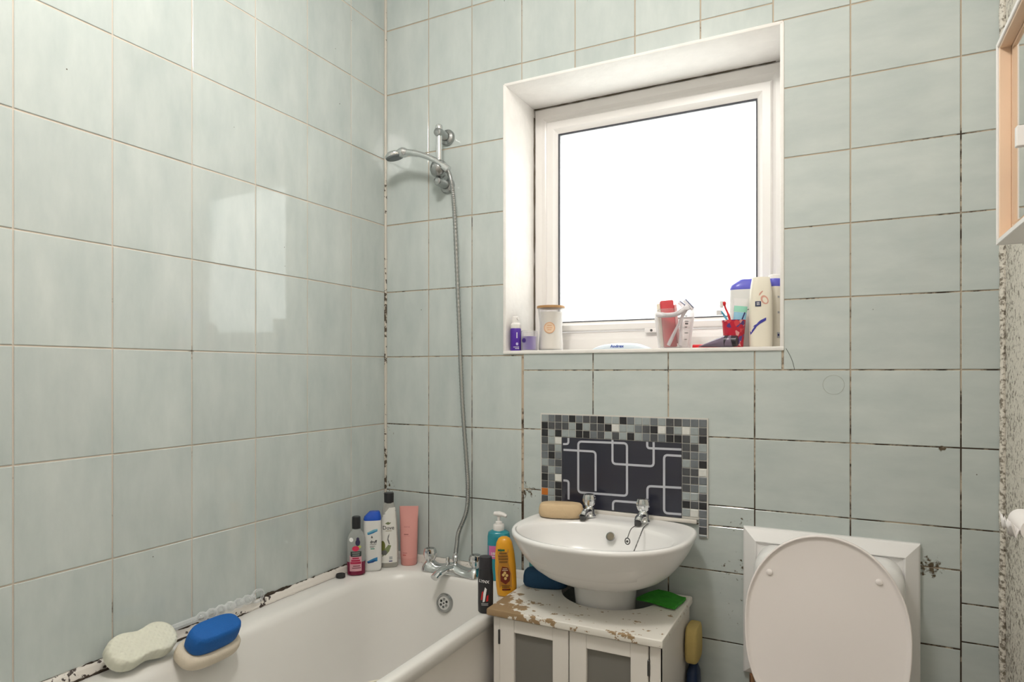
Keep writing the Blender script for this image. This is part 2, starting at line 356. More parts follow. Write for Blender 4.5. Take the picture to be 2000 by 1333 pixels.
# ------------------------------------------------------------------ wall tiles
_tilecache = {}
def tile(wall, poly, axis, j=.0018, m='tile'):
    """poly in wall plane (u, z); axis 'L' faces +x, 'B' faces -y"""
    us = [p[0] for p in poly]; zs = [p[1] for p in poly]; cu, cz = (min(us)+max(us))/2, (min(zs)+max(zs))/2
    loc = [(u-cu, z-cz) for u, z in poly]
    key = (axis, m, tuple((round(a, 3), round(b, 3)) for a, b in loc))
    if key not in _tilecache:
        n = len(loc)
        def inset(d):
            Q = []
            for i in range(n):
                p, q, r = Vector(loc[i-1]), Vector(loc[i]), Vector(loc[(i+1) % n])
                e1, e2 = (q-p).normalized(), (r-q).normalized()
                Q.append(q+Vector((-e1.y, e1.x))*d+Vector((-e2.y, e2.x))*d)
            return Q
        R = []
        for d, h in ((j, -.0012), (j, GD-.0008), (j+.0012, GD)):
            if axis == 'L': R.append([(h, u, z) for u, z in inset(d)])
            else: R.append([(u, -h, z) for u, z in inset(d)])
        V, F = rings_vf(R, False, True)
        me = bpy.data.meshes.new('tile'); me.from_pydata([tuple(v) for v in V], [], F); me.materials.append(M[m])
        bm = bmesh.new(); bm.from_mesh(me); bmesh.ops.recalc_face_normals(bm, faces=bm.faces)
        f = max(bm.faces, key=lambda q: q.calc_area()); f.normal_update()
        want = Vector((1, 0, 0)) if axis == 'L' else Vector((0, -1, 0))
        if f.normal.dot(want) < 0: bmesh.ops.reverse_faces(bm, faces=bm.faces)
        bm.to_mesh(me); bm.free(); _tilecache[key] = me
    o = bpy.data.objects.new('tile', _tilecache[key]); COL.objects.link(o); o.parent = wall
    e = lambda k: random.uniform(-k, k)
    if axis == 'L': o.location = (-GD+e(.0003), cu, cz); o.rotation_euler = (0, e(.0022), e(.0022))
    else: o.location = (cu, GD+e(.0003), cz); o.rotation_euler = (e(.0022), 0, e(.0022))
    return o
def rect(a, b, c, d): return [(a, c), (b, c), (b, d), (a, d)]       # counter-clockwise
rowsP = [.628, .8594, 1.1108, 1.3655, 1.6125, 1.8677, 2.1205, 2.366, 2.613, ZC]
colsL = [0, -.193, -.405, -.616, -.829, -1.0433, -1.2535, -1.465, -1.677, -1.889, -2.1, -2.312, -2.524, YF]
for c0, c1 in zip(colsL[1:], colsL):
    for z0, z1 in zip(rowsP, rowsP[1:]):
        # y runs to the right seen from -x: keep the outline counter-clockwise in (y, z)
        tile(wall_left, rect(c0, c1, z0, z1), 'L')
# back wall, upright tiles left of and above the window
cB = [0, .1985, .384, .582]
for i, (a, b) in enumerate(zip(cB, cB[1:])):
    for z0, z1 in zip(rowsP, rowsP[1:]):
        if i == 2:
            if z0 < 1.4 < z1: tile(wall_back, [(a, z0), (.588, z0), (.588, OZ0-.002), (OX0, OZ0-.002), (OX0, z1), (a, z1)], 'B'); continue
            if z0 < OZ1 < z1: tile(wall_back, [(a, z0), (OX0, z0), (OX0, OZ1), (b, OZ1), (b, z1), (a, z1)], 'B'); continue
            if OZ0 < z0 < OZ1: tile(wall_back, rect(a, OX0, z0, z1), 'B'); continue
        tile(wall_back, rect(a, b, z0, z1), 'B')
cT = [.582, .7775, .979, 1.181, 1.3846]
for a, b in zip(cT, cT[1:]):
    for z0, z1 in zip([OZ1, 2.366, 2.613], [2.366, 2.613, ZC]): tile(wall_back, rect(a, b, z0, z1), 'B')
# landscape tiles right of and under the window
rR = [.9096, 1.1149, 1.3146, 1.5143, 1.7155, 1.9166, 2.1149, 2.3104, 2.511, 2.711, ZC]
for (a, b) in ((1.411, 1.581), (1.581, 1.831), (1.831, XR)):
    for z0, z1 in zip(rR, rR[1:]):
        if z0 < 1.3 and a < 1.5: continue
        tile(wall_back, rect(1.3846 if (a < 1.5 and z0 > 2.3) else a, b, z0, z1), 'B', m='tile_h')
cU = [.588, .8397, 1.084, 1.3348, 1.581]
for i, (a, b) in enumerate(zip(cU, cU[1:])):
    tile(wall_back, rect(a, b if i < 3 else 1.4085, 1.3146, OZ0-.001), 'B', m='tile_h')
    zz = [[1.3146, 1.1149, .9096, .705, .503, .30, .10], [1.3146, 1.1149, .9096, .8512, .7167, .5113, .31, .11], [1.3146, 1.1149, .9116, .8512, .7167, .5113, .31, .11], [1.3146, 1.1149, .910, .85, .65, .45, .25, .05]][i]
    for z1, z0 in zip(zz, zz[1:]): tile(wall_back, rect(a, b, z0, z1), 'B', m='tile_h')
for (a, b, zz) in ((1.581, 1.831, [.9096, .8022, .5999, .40, .20, 0]), (1.831, XR-.004, [.9096, .7189, .6209, .42, .22, .02])):
    for z1, z0 in zip(zz, zz[1:]): tile(wall_back, rect(a, b, z0, z1), 'B', m='tile_h')
# crack running from the sill corner, ring left by a suction cup
cr = [at(px, py, y=0) for px, py in ((1535, 681), (1541, 691), (1547, 704), (1550, 714), (1552, 723))]
sweep('crack', catmull([(p.x, -.0002, p.z) for p in cr], 4), .0013, M['rubber'], wall_back, 6, .5)
rc = at(1628, 752, y=0)
sweep('suction_cup_ring', [(rc.x+.0265*math.cos(t*PI/20), -.0001, rc.z+.0265*math.sin(t*PI/20)) for t in range(41)], .0007, plain('ring_mark', (.40, .41, .37), .6), wall_back, 6, .6)
# corner sealant beads
cs = worn_paint_material('mouldy_corner_sealant', (.60, .56, .49), (.07, .05, .03), [((0, 0, 1.55), .38, .22), ((0, 0, 1.0), .25, .13), ((0, 0, .85), .2, .18), ((0, 0, 2.0), .2, .1)], .66, 60)
struct(sweep('trim_1', [(.003, -.003, z/20) for z in range(13, 56)], [.0045+.0016*random.random() for z in range(13, 56)], cs, None, 8))
struct(sweep('trim_2', [(XR-.004, -.004, z/20) for z in range(0, 56)], [.006+.003*random.random() for z in range(0, 56)], M['mould'], None, 8))

# ------------------------------------------------------------------ window
FY = .225
win = bpy.data.objects.new('window_1', None); COL.objects.link(win); win.location = (.964, .15, OZ0); win['kind'] = 'structure'
def lining(name, lo, hi, m=None, bev=.003): return box(name, lo, hi, m or M['plaster'], win, bev, 2, True)
lining('reveal', (OX0-.004, -.004, OZ0), (OX0+.008, .29, OZ1))
lining('reveal', (OX1-.008, -.004, OZ0), (OX1+.003, .29, OZ1))
lining('reveal', (OX0, -.004, OZ1-.008), (OX1, .29, OZ1+.003))
sill = lining('window_sill', (OX0-.003, -.006, OZ0-.004), (OX1+.003, .29, OZ0+.008))
SZ = OZ0+.008
def frame_vf(x0, x1, z0, z1, wl, wr, wb, wt, y0, y1, lip=.006):
    """mitred frame with a stepped profile"""
    R = []
    for k, y in ((0, y1), (0, y0+lip), (.12, y0), (.62, y0), (.80, y0+lip), (1.0, y0+lip*1.6), (1.0, y1)):
        R.append([(x0+wl*k, y, z0+wb*k), (x1-wr*k, y, z0+wb*k), (x1-wr*k, y, z1-wt*k), (x0+wl*k, y, z1-wt*k)])
    R.append(R[0])
    return rings_vf(R, False, False)
V, F = frame_vf(OX0+.008, OX1-.008, SZ, OZ1-.008, .052, .05, .072, .056, FY, FY+.06)
obj('outer_frame', V, F, M['upvc'], win, world=True)
V, F = frame_vf(.572, 1.362, 1.4565, 2.2415, .049, .048, .036, .05, FY-.004, FY+.05, .008)
sash = obj('sash', V, F, M['upvc'], win, world=True)
V, F = frame_vf(.619, 1.316, 1.491, 2.193, .0045, .0045, .0035, .005, FY+.006, FY+.03, .001)
obj('gasket', V, F, M['gasket'], win, world=True)
box('pane', (.620, FY+.014, 1.491), (1.315, FY+.018, 2.193), M['pane'], win, world=True)
gm = plain('joint_mould', (.10, .08, .055), .9)
def joint(P, r, seed):
    rnd = random.Random(seed); Q = [Vector(a).lerp(Vector(b), k/30) for a, b in zip(P, P[1:]) for k in range(30)]
    o = sweep('joint_line', [q+Vector((rnd.uniform(-.0006, .0006), 0, rnd.uniform(-.0006, .0006))) for q in Q], [r*rnd.uniform(.35, 1.3) for q in Q], gm, win, 6, world=True); return o
joint([(OX0+.010, FY-.001, SZ+.01), (OX0+.010, FY-.001, OZ1-.010)], .0026, 1)
joint([(OX0+.010, FY-.001, OZ1-.010), (OX1-.010, FY-.001, OZ1-.010)], .0022, 2)
joint([(OX0+.02, FY-.001, SZ+.001), (OX1-.02, FY-.001, SZ+.001)], .0014, 3)
lp = at(1270, 646, y=FY-.006)
latch = box('latch', (lp.x-.018, FY-.014, lp.z-.007), (lp.x+.03, FY-.003, lp.z+.008), M['whiteplastic'], win, .002, world=True)
lathe('screw', [(.0045, 0), (.0045, .0015), (.003, .002)], M['darkmetal'], latch, 12, M=Matrix.Translation(Vector((lp.x+.006, FY-.014, lp.z))-win.location) @ Matrix.Rotation(PI/2, 4, 'X'))
hp = at(1078, 654, y=FY-.004)
box('brass_catch', (hp.x-.004, FY-.008, hp.z-.005), (hp.x+.009, FY-.002, hp.z+.006), plain('brass', (.45, .34, .12), .4, metal=1), win, .0015, world=True)

# fitting of the ceiling lamp
t = thing('ceiling_lamp', 'round white flush ceiling lamp fitting above the middle of the floor', 'lamp', (LAMP_AT[0], LAMP_AT[1], ZC))
lathe('back_plate', [(.09, 0), (.09, -.012), (.08, -.018)], M['whiteplastic'], t, 40)

# ------------------------------------------------------------------ bath
BZ = .606
def rrect(x0, x1, y0, y1, r, z, n=10):
    P = []
    for cx, cy, a0 in ((x1-r, y1-r, 0), (x0+r, y1-r, 90), (x0+r, y0+r, 180), (x1-r, y0+r, 270)):
        for i in range(n+1):
            a = math.radians(a0+90*i/n); P.append((cx+r*math.cos(a), cy+r*math.sin(a), z))
    return P
bath = thing('bathtub', 'white enamel bathtub along the tiled wall under the shower hose', 'bathtub', (.325, -.85, 0))
R = [rrect(.006, .640, -1.70, -.004, .012, .560), rrect(.002, .650, -1.70, -.002, .012, .575), rrect(.001, .650, -1.70, -.001, .012, .597),
     rrect(.003, .645, -1.698, -.003, .012, .604), rrect(.008, .636, -1.69, -.008, .014, BZ),
     rrect(.075, .621, -1.64, -.094, .17, BZ-.001), rrect(.088, .616, -1.63, -.101, .17, BZ-.004), rrect(.100, .612, -1.62, -.107, .17, BZ-.013),
     rrect(.108, .609, -1.61, -.112, .17, BZ-.03), rrect(.125, .594, -1.57, -.128, .17, .50), rrect(.15, .572, -1.50, -.150, .16, .38),
     rrect(.175, .54, -1.44, -.175, .15, .27), rrect(.20, .515, -1.38, -.205, .13, .215), rrect(.24, .475, -1.30, -.26, .10, .195), rrect(.30, .42, -1.2, -.4, .05, .19)]
V, F = rings_vf(R, False, True)
obj('tub', V, F, M['bath'], bath, True, None, world=True)
box('side_panel', (.620, -1.70, 0), (.638, -.004, .575), M['paint'], bath, .006, world=True)
ov = Vector((.352, -.124, .520))
om = Matrix.Translation(ov-bath.location) @ Matrix.Rotation(math.radians(82), 4, 'X')
ovf = lathe('overflow_ring', [(.031, -.002), (.0325, .004), (.029, .0115), (.0235, .0115), (.0228, .002), (.0225, .001)], M['chrome_d'], bath, 36, M=om, caps=(True, True))
def holed_plate(R0, holes, rh, z0, z1):
    bm = bmesh.new(); E_ = []
    for cx_, cy_, r_, n_ in [(0, 0, R0, 36)]+[(x_, y_, rh, 14) for x_, y_ in holes]:
        vs = [bm.verts.new((cx_+r_*math.cos(2*PI*k/n_), cy_+r_*math.sin(2*PI*k/n_), z0)) for k in range(n_)]
        E_ += [bm.edges.new((vs[k], vs[(k+1) % n_])) for k in range(n_)]
    bmesh.ops.triangle_fill(bm, use_beauty=True, use_dissolve=False, edges=E_)
    ex = bmesh.ops.extrude_face_region(bm, geom=list(bm.faces))
    bmesh.ops.translate(bm, verts=[v for v in ex['geom'] if isinstance(v, bmesh.types.BMVert)], vec=(0, 0, z1-z0))
    bm.verts.index_update(); V = [om @ v.co for v in bm.verts]; F = [[v.index for v in f.verts] for f in bm.faces]; bm.free()
    return V, F
V, F = holed_plate(.0226, [(.0125*math.cos(2*PI*k/6+.5), .0125*math.sin(2*PI*k/6+.5)) for k in range(6)], .0045, .0085, .0098)
obj('overflow_grid', V, F, M['chrome'], ovf)
lathe('screw', [(.003, .0097), (.003, .0108)], M['darkmetal'], ovf, 10, M=om)
# sealing strips along both walls
def strip(name, pts):
    V, F = sweep_vf(pts, .017, 4, .8, (0, 0, 1))
    return V, F
def quadrant(axis, a, b, wob):
    R = []
    N = 60
    for i in range(N+1):
        t = a+(b-a)*i/N; w = .018+wob*random.uniform(-1, 1); h = .024+wob*random.uniform(-1, 1)
        prof = [(0, BZ), (w, BZ), (w-.002, BZ+.006), (w*.55, BZ+h*.75), (.003, BZ+h), (0, BZ+h)]
        R.append([(p, t, z) if axis == 'y' else (t, -p, z) for p, z in prof])
    return rings_vf(R)
V, F = quadrant('y', -1.7, 0, .0008); struct(obj('trim_3', V, F, M['sealant']))
V, F = quadrant('x', .0, .64, .0008); struct(obj('trim_4', V, F, M['sealant']))

def mould_line(parent, x, z, y0, y1, r, seed):
    rnd = random.Random(seed); P = []; Q = []; v = .5
    n = int(abs(y1-y0)/.006)
    for i in range(n+1):
        v = min(1, max(0, v+rnd.uniform(-.28, .28))); P.append((x+rnd.uniform(-.0006, .0006), y0+(y1-y0)*i/n, z+rnd.uniform(-.0012, .0012))); Q.append(max(.0003, r*(v*1.5-.35)))
    sweep('mould_line', P, Q, plain('black_mould', (.045, .032, .022), .9), parent, 8)
tl_ = bpy.data.objects['trim_3']
mould_line(tl_, .003, BZ+.0245, -1.69, -.30, .0046, 3); mould_line(tl_, .0185, BZ+.0015, -1.69, -.24, .0030, 4); mould_line(tl_, .003, BZ+.0245, -.30, -.03, .0022, 5)
# bath mixer tap
mx_ = thing('bath_mixer_tap', 'chrome bath mixer tap with two faceted knobs at the bath end', 'tap', (.345, -.066, BZ))
R = []
for i in range(25):
    t = -1+2*i/24; x = .112*t; w = .031+.004*abs(t)**3; h = .024+.014*math.exp(-((abs(t)-.84)/.14)**2)+.012*math.exp(-(t/.3)**2)
    if abs(t) > .97: w *= .8; h *= .8
    R.append([(x, w*math.cos(a), max(0, h*math.sin(a))) for a in [PI*k/10 for k in range(11)]] + [(x, 0, 0)])
V, F = rings_vf(R); obj('mixer_body', V, F, M['chrome'], mx_, True, 60)
sweep('spout', catmull([(0, -.01, .02), (0, -.05, .024), (0, -.09, .021), (-.002, -.112, .012)], 5), [.0175]*6+[.0155]*6+[.0145]*4, M['chrome'], mx_, 16, .8)
def knob(parent, loc, r, h, top=None, blue=False):
    prof = [(r*.62, 0), (r*.70, h*.06), (r*.80, h*.12), (r*1.0, h*.45), (r*.98, h*.72), (r*.86, h*.93), (r*.80, h), (r*.72, h*1.01)]
    k = lathe('knob', prof, M['chrome'], parent, 48, True, 20, mod=lambda t, z: 1-.17*abs(math.cos(4*t))*(1 if .05*h < z < .97*h else .4), loc=loc)
    lathe('knob_cap', [(r*.62, h*1.0), (r*.6, h*1.03), (r*.4, h*1.05)], M['chrome_d'], k, 24)
    return k
for sx in (-1, 1):
    lathe('tap_boss', [(.026, .004), (.022, .014), (.0155, .026), (.0135, .033)], M['chrome'], mx_, 28, loc=(sx*.094, 0, 0))
    knob(mx_, (sx*.094, 0, .032), .0245, .042)
lathe('diverter_pin', [(.0055, .018), (.0055, .028), (.0045, .03), (.0045, .034), (.007, .036), (.007, .056), (.006, .058)], M['chrome'], mx_, 18, loc=(-.012, -.012, 0))
lathe('hose_connector', [(.012, .01), (.012, .026), (.009, .03), (.009, .038), (.0115, .04), (.0115, .054), (.0085, .058), (.0085, .066)], M['chrome'], mx_, 20, loc=(.004, .014, 0))

# shower hose, rail and hand shower
hp = [(.349, -.052, .668), (.352, -.049, .70)] + [tuple(at(px, py, y=yy)) for px, py, yy in ((896, 1040, -.045), (911, 1000, -.035), (914, 955, -.03), (911, 900, -.028), (904, 800, -.024), (900, 720, -.022), (897, 640, -.022), (893, 540, -.024), (889, 440, -.032), (885, 380, -.048), (879, 345, -.066), (871, 327, -.078))]
path = catmull(hp, 48)
rad = [.0072 if (i//2) % 2 else .0080 for i in range(len(path))]
hose = sweep('shower_hose', path, rad, M['chrome_d'], None, 12, sharp=0)
tag(hose, 'ribbed metal shower hose hanging from the hand shower down to the bath tap', 'hose')
RX, RY = .2835, -.058
rail = thing('shower_rail', 'short chrome shower rail with round brackets on the tiled corner wall', 'rail', (RX, 0, 1.985))
for dz in (0, .174):
    mm = Matrix.Translation((0, 0, dz)) @ Matrix.Rotation(PI/2, 4, 'X')
    br = lathe('bracket', [(.029, 0), (.0292, .006), (.026, .012), (.0165, .016), (.0155, .03), (.0158, .045), (.0160, .064), (.0135, .072), (.006, .075)], M['chrome_d'], rail, 28, M=mm)
sweep('rail_rod', [(0, RY, -.004), (0, RY, .186)], .0108, M['chrome'], rail, 20)
lathe('rail_cap', [(.0092, .182), (.013, .184), (.0142, .192), (.012, .200), (.006, .2045)], M['chrome'], rail, 24, loc=(0, RY, 0))
V = []
mm = Matrix.Translation((0.002, RY-.004, .045)) @ Matrix.Rotation(math.radians(14), 4, 'Y')
lathe('sliding_holder', [(.012, -.031), (.022, -.026), (.030, -.012), (.0325, .002), (.029, .016), (.021, .026), (.012, .030)], M['chrome_d'], rail, 28, M=mm)
hs = thing('hand_shower', 'chrome hand shower with a curved handle and grey spray face', 'shower head', (.31, -.085, 2.03))
A = [at(px, py, y=yy) for px, py, yy in ((871, 328, -.080), (862, 321, -.083), (845, 311, -.088), (825, 303, -.093), (805, 299, -.098), (790, 298, -.10), (776, 300, -.102))]
sweep('handle', [p-hs.location for p in catmull(A, 5)], [.0125]*8+[.0138]*10+[.0155]*6+[.020, .022, .023, .021, .018, .013, .006], M['chrome'], hs, 18, .75)
hc = at(770, 303, y=-.103)-hs.location
face_m = Matrix.Translation(hc) @ Matrix.Rotation(math.radians(-12), 4, 'Y') @ Matrix.Rotation(math.radians(8), 4, 'X')
lathe('spray_head', [(.012, .012), (.026, .008), (.034, .000), (.0345, -.006), (.033, -.009)], M['chrome'], hs, 32, M=face_m)
sf = lathe('spray_face', [(.0325, -.0085), (.031, -.0125), (.02, -.0135)], plain('grey_spray_plate', (.16, .18, .19), .4), hs, 32, M=face_m)
lathe('holder_clip', [(.0135, -.012), (.0135, .012)], M['chrome'], hs, 20, M=Matrix.Translation(A[0]-hs.location) @ (A[1]-A[0]).to_track_quat('Z', 'Y').to_matrix().to_4x4())

# ------------------------------------------------------------------ mosaic splashback
sb = thing('mosaic_splashback', 'splashback of small grey mosaic tiles around a dark panel with silver lines', 'splashback', (.93, 0, .85))
SX, ST, SP = .6592, 1.1672, .5425/22
def sbx(name, x0, x1, z0, z1, d, m, parent=sb, d0=-.0005, bev=0): return box(name, (x0, -d, z0), (x1, -d0, z1), m, parent, bev, 1, world=True, smooth=False)
SBOT = .8655
Pz = [(SX-.003, SBOT), (SX+SP*21, SBOT), (SX+SP*21, .812), (SX+SP*22+.003, .812), (SX+SP*22+.003, ST+.003), (SX-.003, ST+.003)]
V, F = rings_vf([[(x, -.0003, z) for x, z in Pz], [(x, -.0055, z) for x, z in Pz]])
obj('backing', V, F, M['mortar'], sb, world=True)
PAL = dict(b=(.024, .024, .027), d=(.075, .078, .084), m=(.15, .165, .18), l=(.31, .345, .35), w=(.66, .66, .63), o=(.55, .16, .02))
MM = {k: mat('mosaic_'+n, PAL[k], .25, noise=.12, nscale=90) for k, n in dict(b='black', d='charcoal', m='slate', l='pale_grey', w='white', o='orange').items()}
grid = ["lmdmbmddbllbmllmlddmmm", "bdddlblddbwllmdbwdlwld", "blbllbbmdldlblmdmbbdlb"]
leftc = ["dlw", "mdl", "mbm", "lmd", "dlm", "bmw", "dmb", "olb", "dlb", "mmb"]
rightc = ["ddl", "dmm", "lmb", "ddw", "ddm", "dml", "lld", "bdb", "lwm", "mbm", "--d", "--l"]
cell = {}
for r, s in enumerate(grid):
    for c, k in enumerate(s): cell[(r, c)] = k
for i, s in enumerate(leftc):
    for c, k in enumerate(s): cell[(3+i, c)] = k
for i, s in enumerate(rightc):
    for c, k in enumerate(s):
        if k != '-': cell[(3+i, 19+c)] = k
mcache = {}
for (r, c), k in cell.items():
    z1 = ST-r*SP; z0 = z1-SP
    lim = SBOT if c < 21 else .813
    if z0 < lim: z0 = lim
    if z1-z0 < .008: continue
    key = (k, round(z1-z0, 4))
    hw, hh = SP/2-.0011, (z1-z0)/2-.0011
    if key not in mcache:
        R = [[(-w, -y, -h), (w, -y, -h), (w, -y, h), (-w, -y, h)] for w, h, y in ((hw, hh, 0), (hw, hh, .0016), (hw-.0012, hh-.0012, .0024))]
        V, F = rings_vf(R, False, True)
        o = obj('mosaic_tile', V, F, MM[k], sb); mcache[key] = o.data
    else:
        o = bpy.data.objects.new('mosaic_tile', mcache[key]); COL.objects.link(o); o.parent = sb
    o.location = Vector((SX+(c+.5)*SP, -.0055, (z0+z1)/2))-sb.location
    o.rotation_euler = (random.uniform(-.02, .02), 0, random.uniform(-.02, .02))
px0, px1, pz1 = SX+3*SP+.0005, SX+19*SP-.0005, ST-3*SP-.0005
panel = box('dark_panel', (px0, -.0085, SBOT), (px1, -.0055, pz1), M['navy_gloss'], sb, .0008, 1, world=True)
def crop(cx, cy):
    p = at(1020+cx/4.9375, 790+cy/4.9375, y=-.009); return (p.x, p.z)
paths = [[(393, 385), (445, 385), (445, 320)], [(397, 440), (707, 458), (707, 840)], [(775, 368), (1010, 378), (1010, 885), (540, 850), (540, 360), (775, 368)],
         [(870, 335), (870, 575), (1267, 600), (1267, 348)], [(1205, 345), (1205, 424), (1540, 438)], [(1538, 500), (1368, 490), (1368, 1050), (1541, 1064)],
         [(1541, 808), (1207, 790), (1207, 935)], [(1112, 950), (875, 932), (875, 1022)], [(397, 735), (447, 740), (447, 920)]]
def rounded(P, r=.012, k=6):
    Q = [P[0]]
    for a, b, c in zip(P, P[1:], P[2:]):
        a, b, c = Vector(a), Vector(b), Vector(c)
        d1, d2 = (a-b), (c-b); rr = min(r, d1.length*.45, d2.length*.45)
        p, q = b+d1.normalized()*rr, b+d2.normalized()*rr
        for i in range(k+1):
            t = i/k; Q.append(tuple(p*(1-t)**2+b*2*t*(1-t)+q*t*t))
    Q.append(P[-1]); return Q
def ribbon(P, w, y0, y1):
    P = [Vector(p) for p in P]; R = []
    for i, p in enumerate(P):
        t = (P[min(len(P)-1, i+1)]-P[max(0, i-1)]).normalized(); nn = Vector((-t.y, t.x))*w/2
        a, b = p+nn, p-nn
        R.append([(a.x, y0, a.y), (b.x, y0, b.y), (b.x, y1, b.y), (a.x, y1, a.y)])
    return rings_vf(R)
for i, pp in enumerate(paths):
    Q = [crop(*p) for p in pp]
    Q = [(min(max(x, px0+.001), px1-.001), min(max(z, SBOT+.001), pz1-.001)) for x, z in Q]
    V, F = ribbon(rounded(Q), .0068, -.0084, -.0089-.00006*i)
    o = obj('silver_line', V, F, M['stripe'], sb, world=True); o.parent = panel
    o.location = (0, 0, 0)

# ------------------------------------------------------------------ basin on pedestal
BX, RZ = .936, .85
basin = thing('pedestal_basin', 'white ceramic wash basin on a pedestal below the mosaic splashback', 'basin', (BX, -.2, 0))
NB = 120
def basin_ring(k, z, yc=-.185, a=.2595, bf=.25, bb=.182):
    P = []
    for i in range(NB):
        t = 2*PI*i/NB; c, s = math.cos(t), math.sin(t)
        n = 2.25 if s < 0 else 3.6
        P.append((BX+k*a*math.copysign(abs(c)**(2/n), c), yc+k*(bf if s < 0 else bb)*math.copysign(abs(s)**(2/n), s), z))
    return P
def circ(r, z, cy=-.125, ry=None): return [(BX-.012+r*math.cos(2*PI*i/NB), cy+(ry or r)*math.sin(2*PI*i/NB), z) for i in range(NB)]
def lerp(A, B, t, z): return [(a[0]+(b[0]-a[0])*t, a[1]+(b[1]-a[1])*t, z) for a, b in zip(A, B)]
neck = circ(.098, 0, -.125, .098); out = basin_ring(1, 0)
R = [lerp(neck, out, t, z) for t, z in ((0, .689), (.05, .691), (.18, .697), (.34, .704), (.50, .720), (.65, .742), (.78, .769), (.88, .797), (.95, .822), (.985, .837))]
R += [basin_ring(1.0, .842), basin_ring(1.0, .847), basin_ring(.992, .8515), basin_ring(.975, .853), basin_ring(.95, .8525)]
inn = lambda k, z, dy=0: [(BX+k*.2225*math.copysign(abs(math.cos(2*PI*i/NB))**.88, math.cos(2*PI*i/NB)), -.268+dy+k*.149*math.copysign(abs(math.sin(2*PI*i/NB))**.88, math.sin(2*PI*i/NB)), z) for i in range(NB)]
R += [lerp(basin_ring(.95, 0), inn(1.02, 0), .5, .8515), inn(1.03, .850), inn(1.005, .847), inn(.985, .838), inn(.955, .815), inn(.88, .785), inn(.74, .757), inn(.5, .737), inn(.22, .728), inn(.1, .725)]
V, F = rings_vf(R, True, True); bowl = obj('bowl', V, F, M['ceramic'], basin, True, None, world=True)
R = [circ(.105, 0, -.118, .112), circ(.098, .05, -.118, .105), circ(.086, .2, -.118, .096), circ(.084, .5, -.118, .095), circ(.088, .60, -.12, .098), circ(.092, .66, -.123, .10), circ(.097, .692, -.124, .100)]
V, F = rings_vf(R); obj('pedestal', V, F, M['ceramic'], basin, True, 60, world=True)
V, F = box_vf((.70, -.012, .852), (1.172, -.0003, .8645), .003, 2); obj('sealing_strip', V, F, M['sealant'], basin, True, world=True)
oc = Vector((.9457, -.1385, .818)); om2 = Matrix.Translation(oc-basin.location) @ Matrix.Rotation(math.radians(62), 4, 'X')
of = lathe('overflow_hole', [(.0135, -.002), (.0138, .002), (.0115, .003), (.0105, .0015)], M['chrome_d'], basin, 24, M=om2, caps=(True, False))
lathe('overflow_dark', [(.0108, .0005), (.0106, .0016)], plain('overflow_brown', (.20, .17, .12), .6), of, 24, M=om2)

def pillar_tap(label, loc, rz):
    t = thing('basin_tap', label, 'tap', loc, rz, 'pillar taps on the basin')
    lathe('tap_base', [(.0215, 0), (.0215, .004), (.0185, .008), (.0165, .018), (.0155, .028), (.0125, .034)], M['chrome'], t, 28)
    sweep('spout', catmull([(0, .006, .014), (0, -.02, .020), (0, -.045, .020), (0, -.058, .012)], 5), [.0135]*5+[.0125]*6+[.0115]*5, M['chrome'], t, 16, .85)
    lathe('outlet', [(.0105, 0), (.0105, .012)], M['darkmetal'], t, 16, loc=(0, -.056, .002))
    knob(t, (0, 0, .033), .0205, .037)
    return t
TZ = RZ+.003
pillar_tap('chrome pillar tap on the basin beside the beige soap sponge', (.850, -.062, TZ), 0)
pillar_tap('chrome pillar tap on the basin with the plug chain at its foot', (1.022, -.058, TZ), 0)
ch = thing('plug_chain', 'thin metal plug chain hanging from the tap foot into the basin', 'chain', (1.0, -.11, TZ))
ca = [at(px, py, z=zz) for px, py, zz in ((1247, 1024, .855), (1240, 1028, .855), (1232, 1035, .853))]
sweep('chain_strand', [p-ch.location for p in catmull(ca+[Vector((ca[-1].x-.002, ca[-1].y-.024, .835))], 6)], .0012, M['darkmetal'], ch, 6)
cb = [at(px, py, z=zz) for px, py, zz in ((1266, 1024, .855), (1258, 1030, .8545), (1254, 1038, .852))]
sweep('chain_strand', [p-ch.location for p in catmull(cb+[Vector((cb[-1].x-.004, cb[-1].y-.02, .832)), Vector((cb[-1].x-.014, cb[-1].y-.055, .79))], 8)], [.0012+.0006*(i % 2) for i in range(33)], M['darkmetal'], ch, 6)
e = Vector((ca[-1].x-.002, ca[-1].y-.026, .829))-ch.location
sweep('chain_stud', [e+Vector((.007*math.cos(t*PI/8), 0, .009*math.sin(t*PI/8)-.004)) for t in range(17)], .0016, M['darkmetal'], ch, 6)
lathe('stud_centre', [(.001, 0), (.0035, .001), (.0035, .003), (.001, .004)], M['darkmetal'], ch, 12, M=Matrix.Translation(e+Vector((0, 0, -.004))) @ Matrix.Rotation(PI/2, 4, 'X'))

# ------------------------------------------------------------------ under-basin cabinet
KX0, KX1, KF, KT = .655, 1.160, -.374, .634
cab = thing('basin_cabinet', 'cream painted cabinet with two glazed doors and a chipped top around the pedestal', 'cabinet', ((KX0+KX1)/2, -.18, 0))
def cbx(name, lo, hi, m=M['paint'], bev=.0015, parent=cab): return box(name, lo, hi, m, parent, bev, 1, world=True)
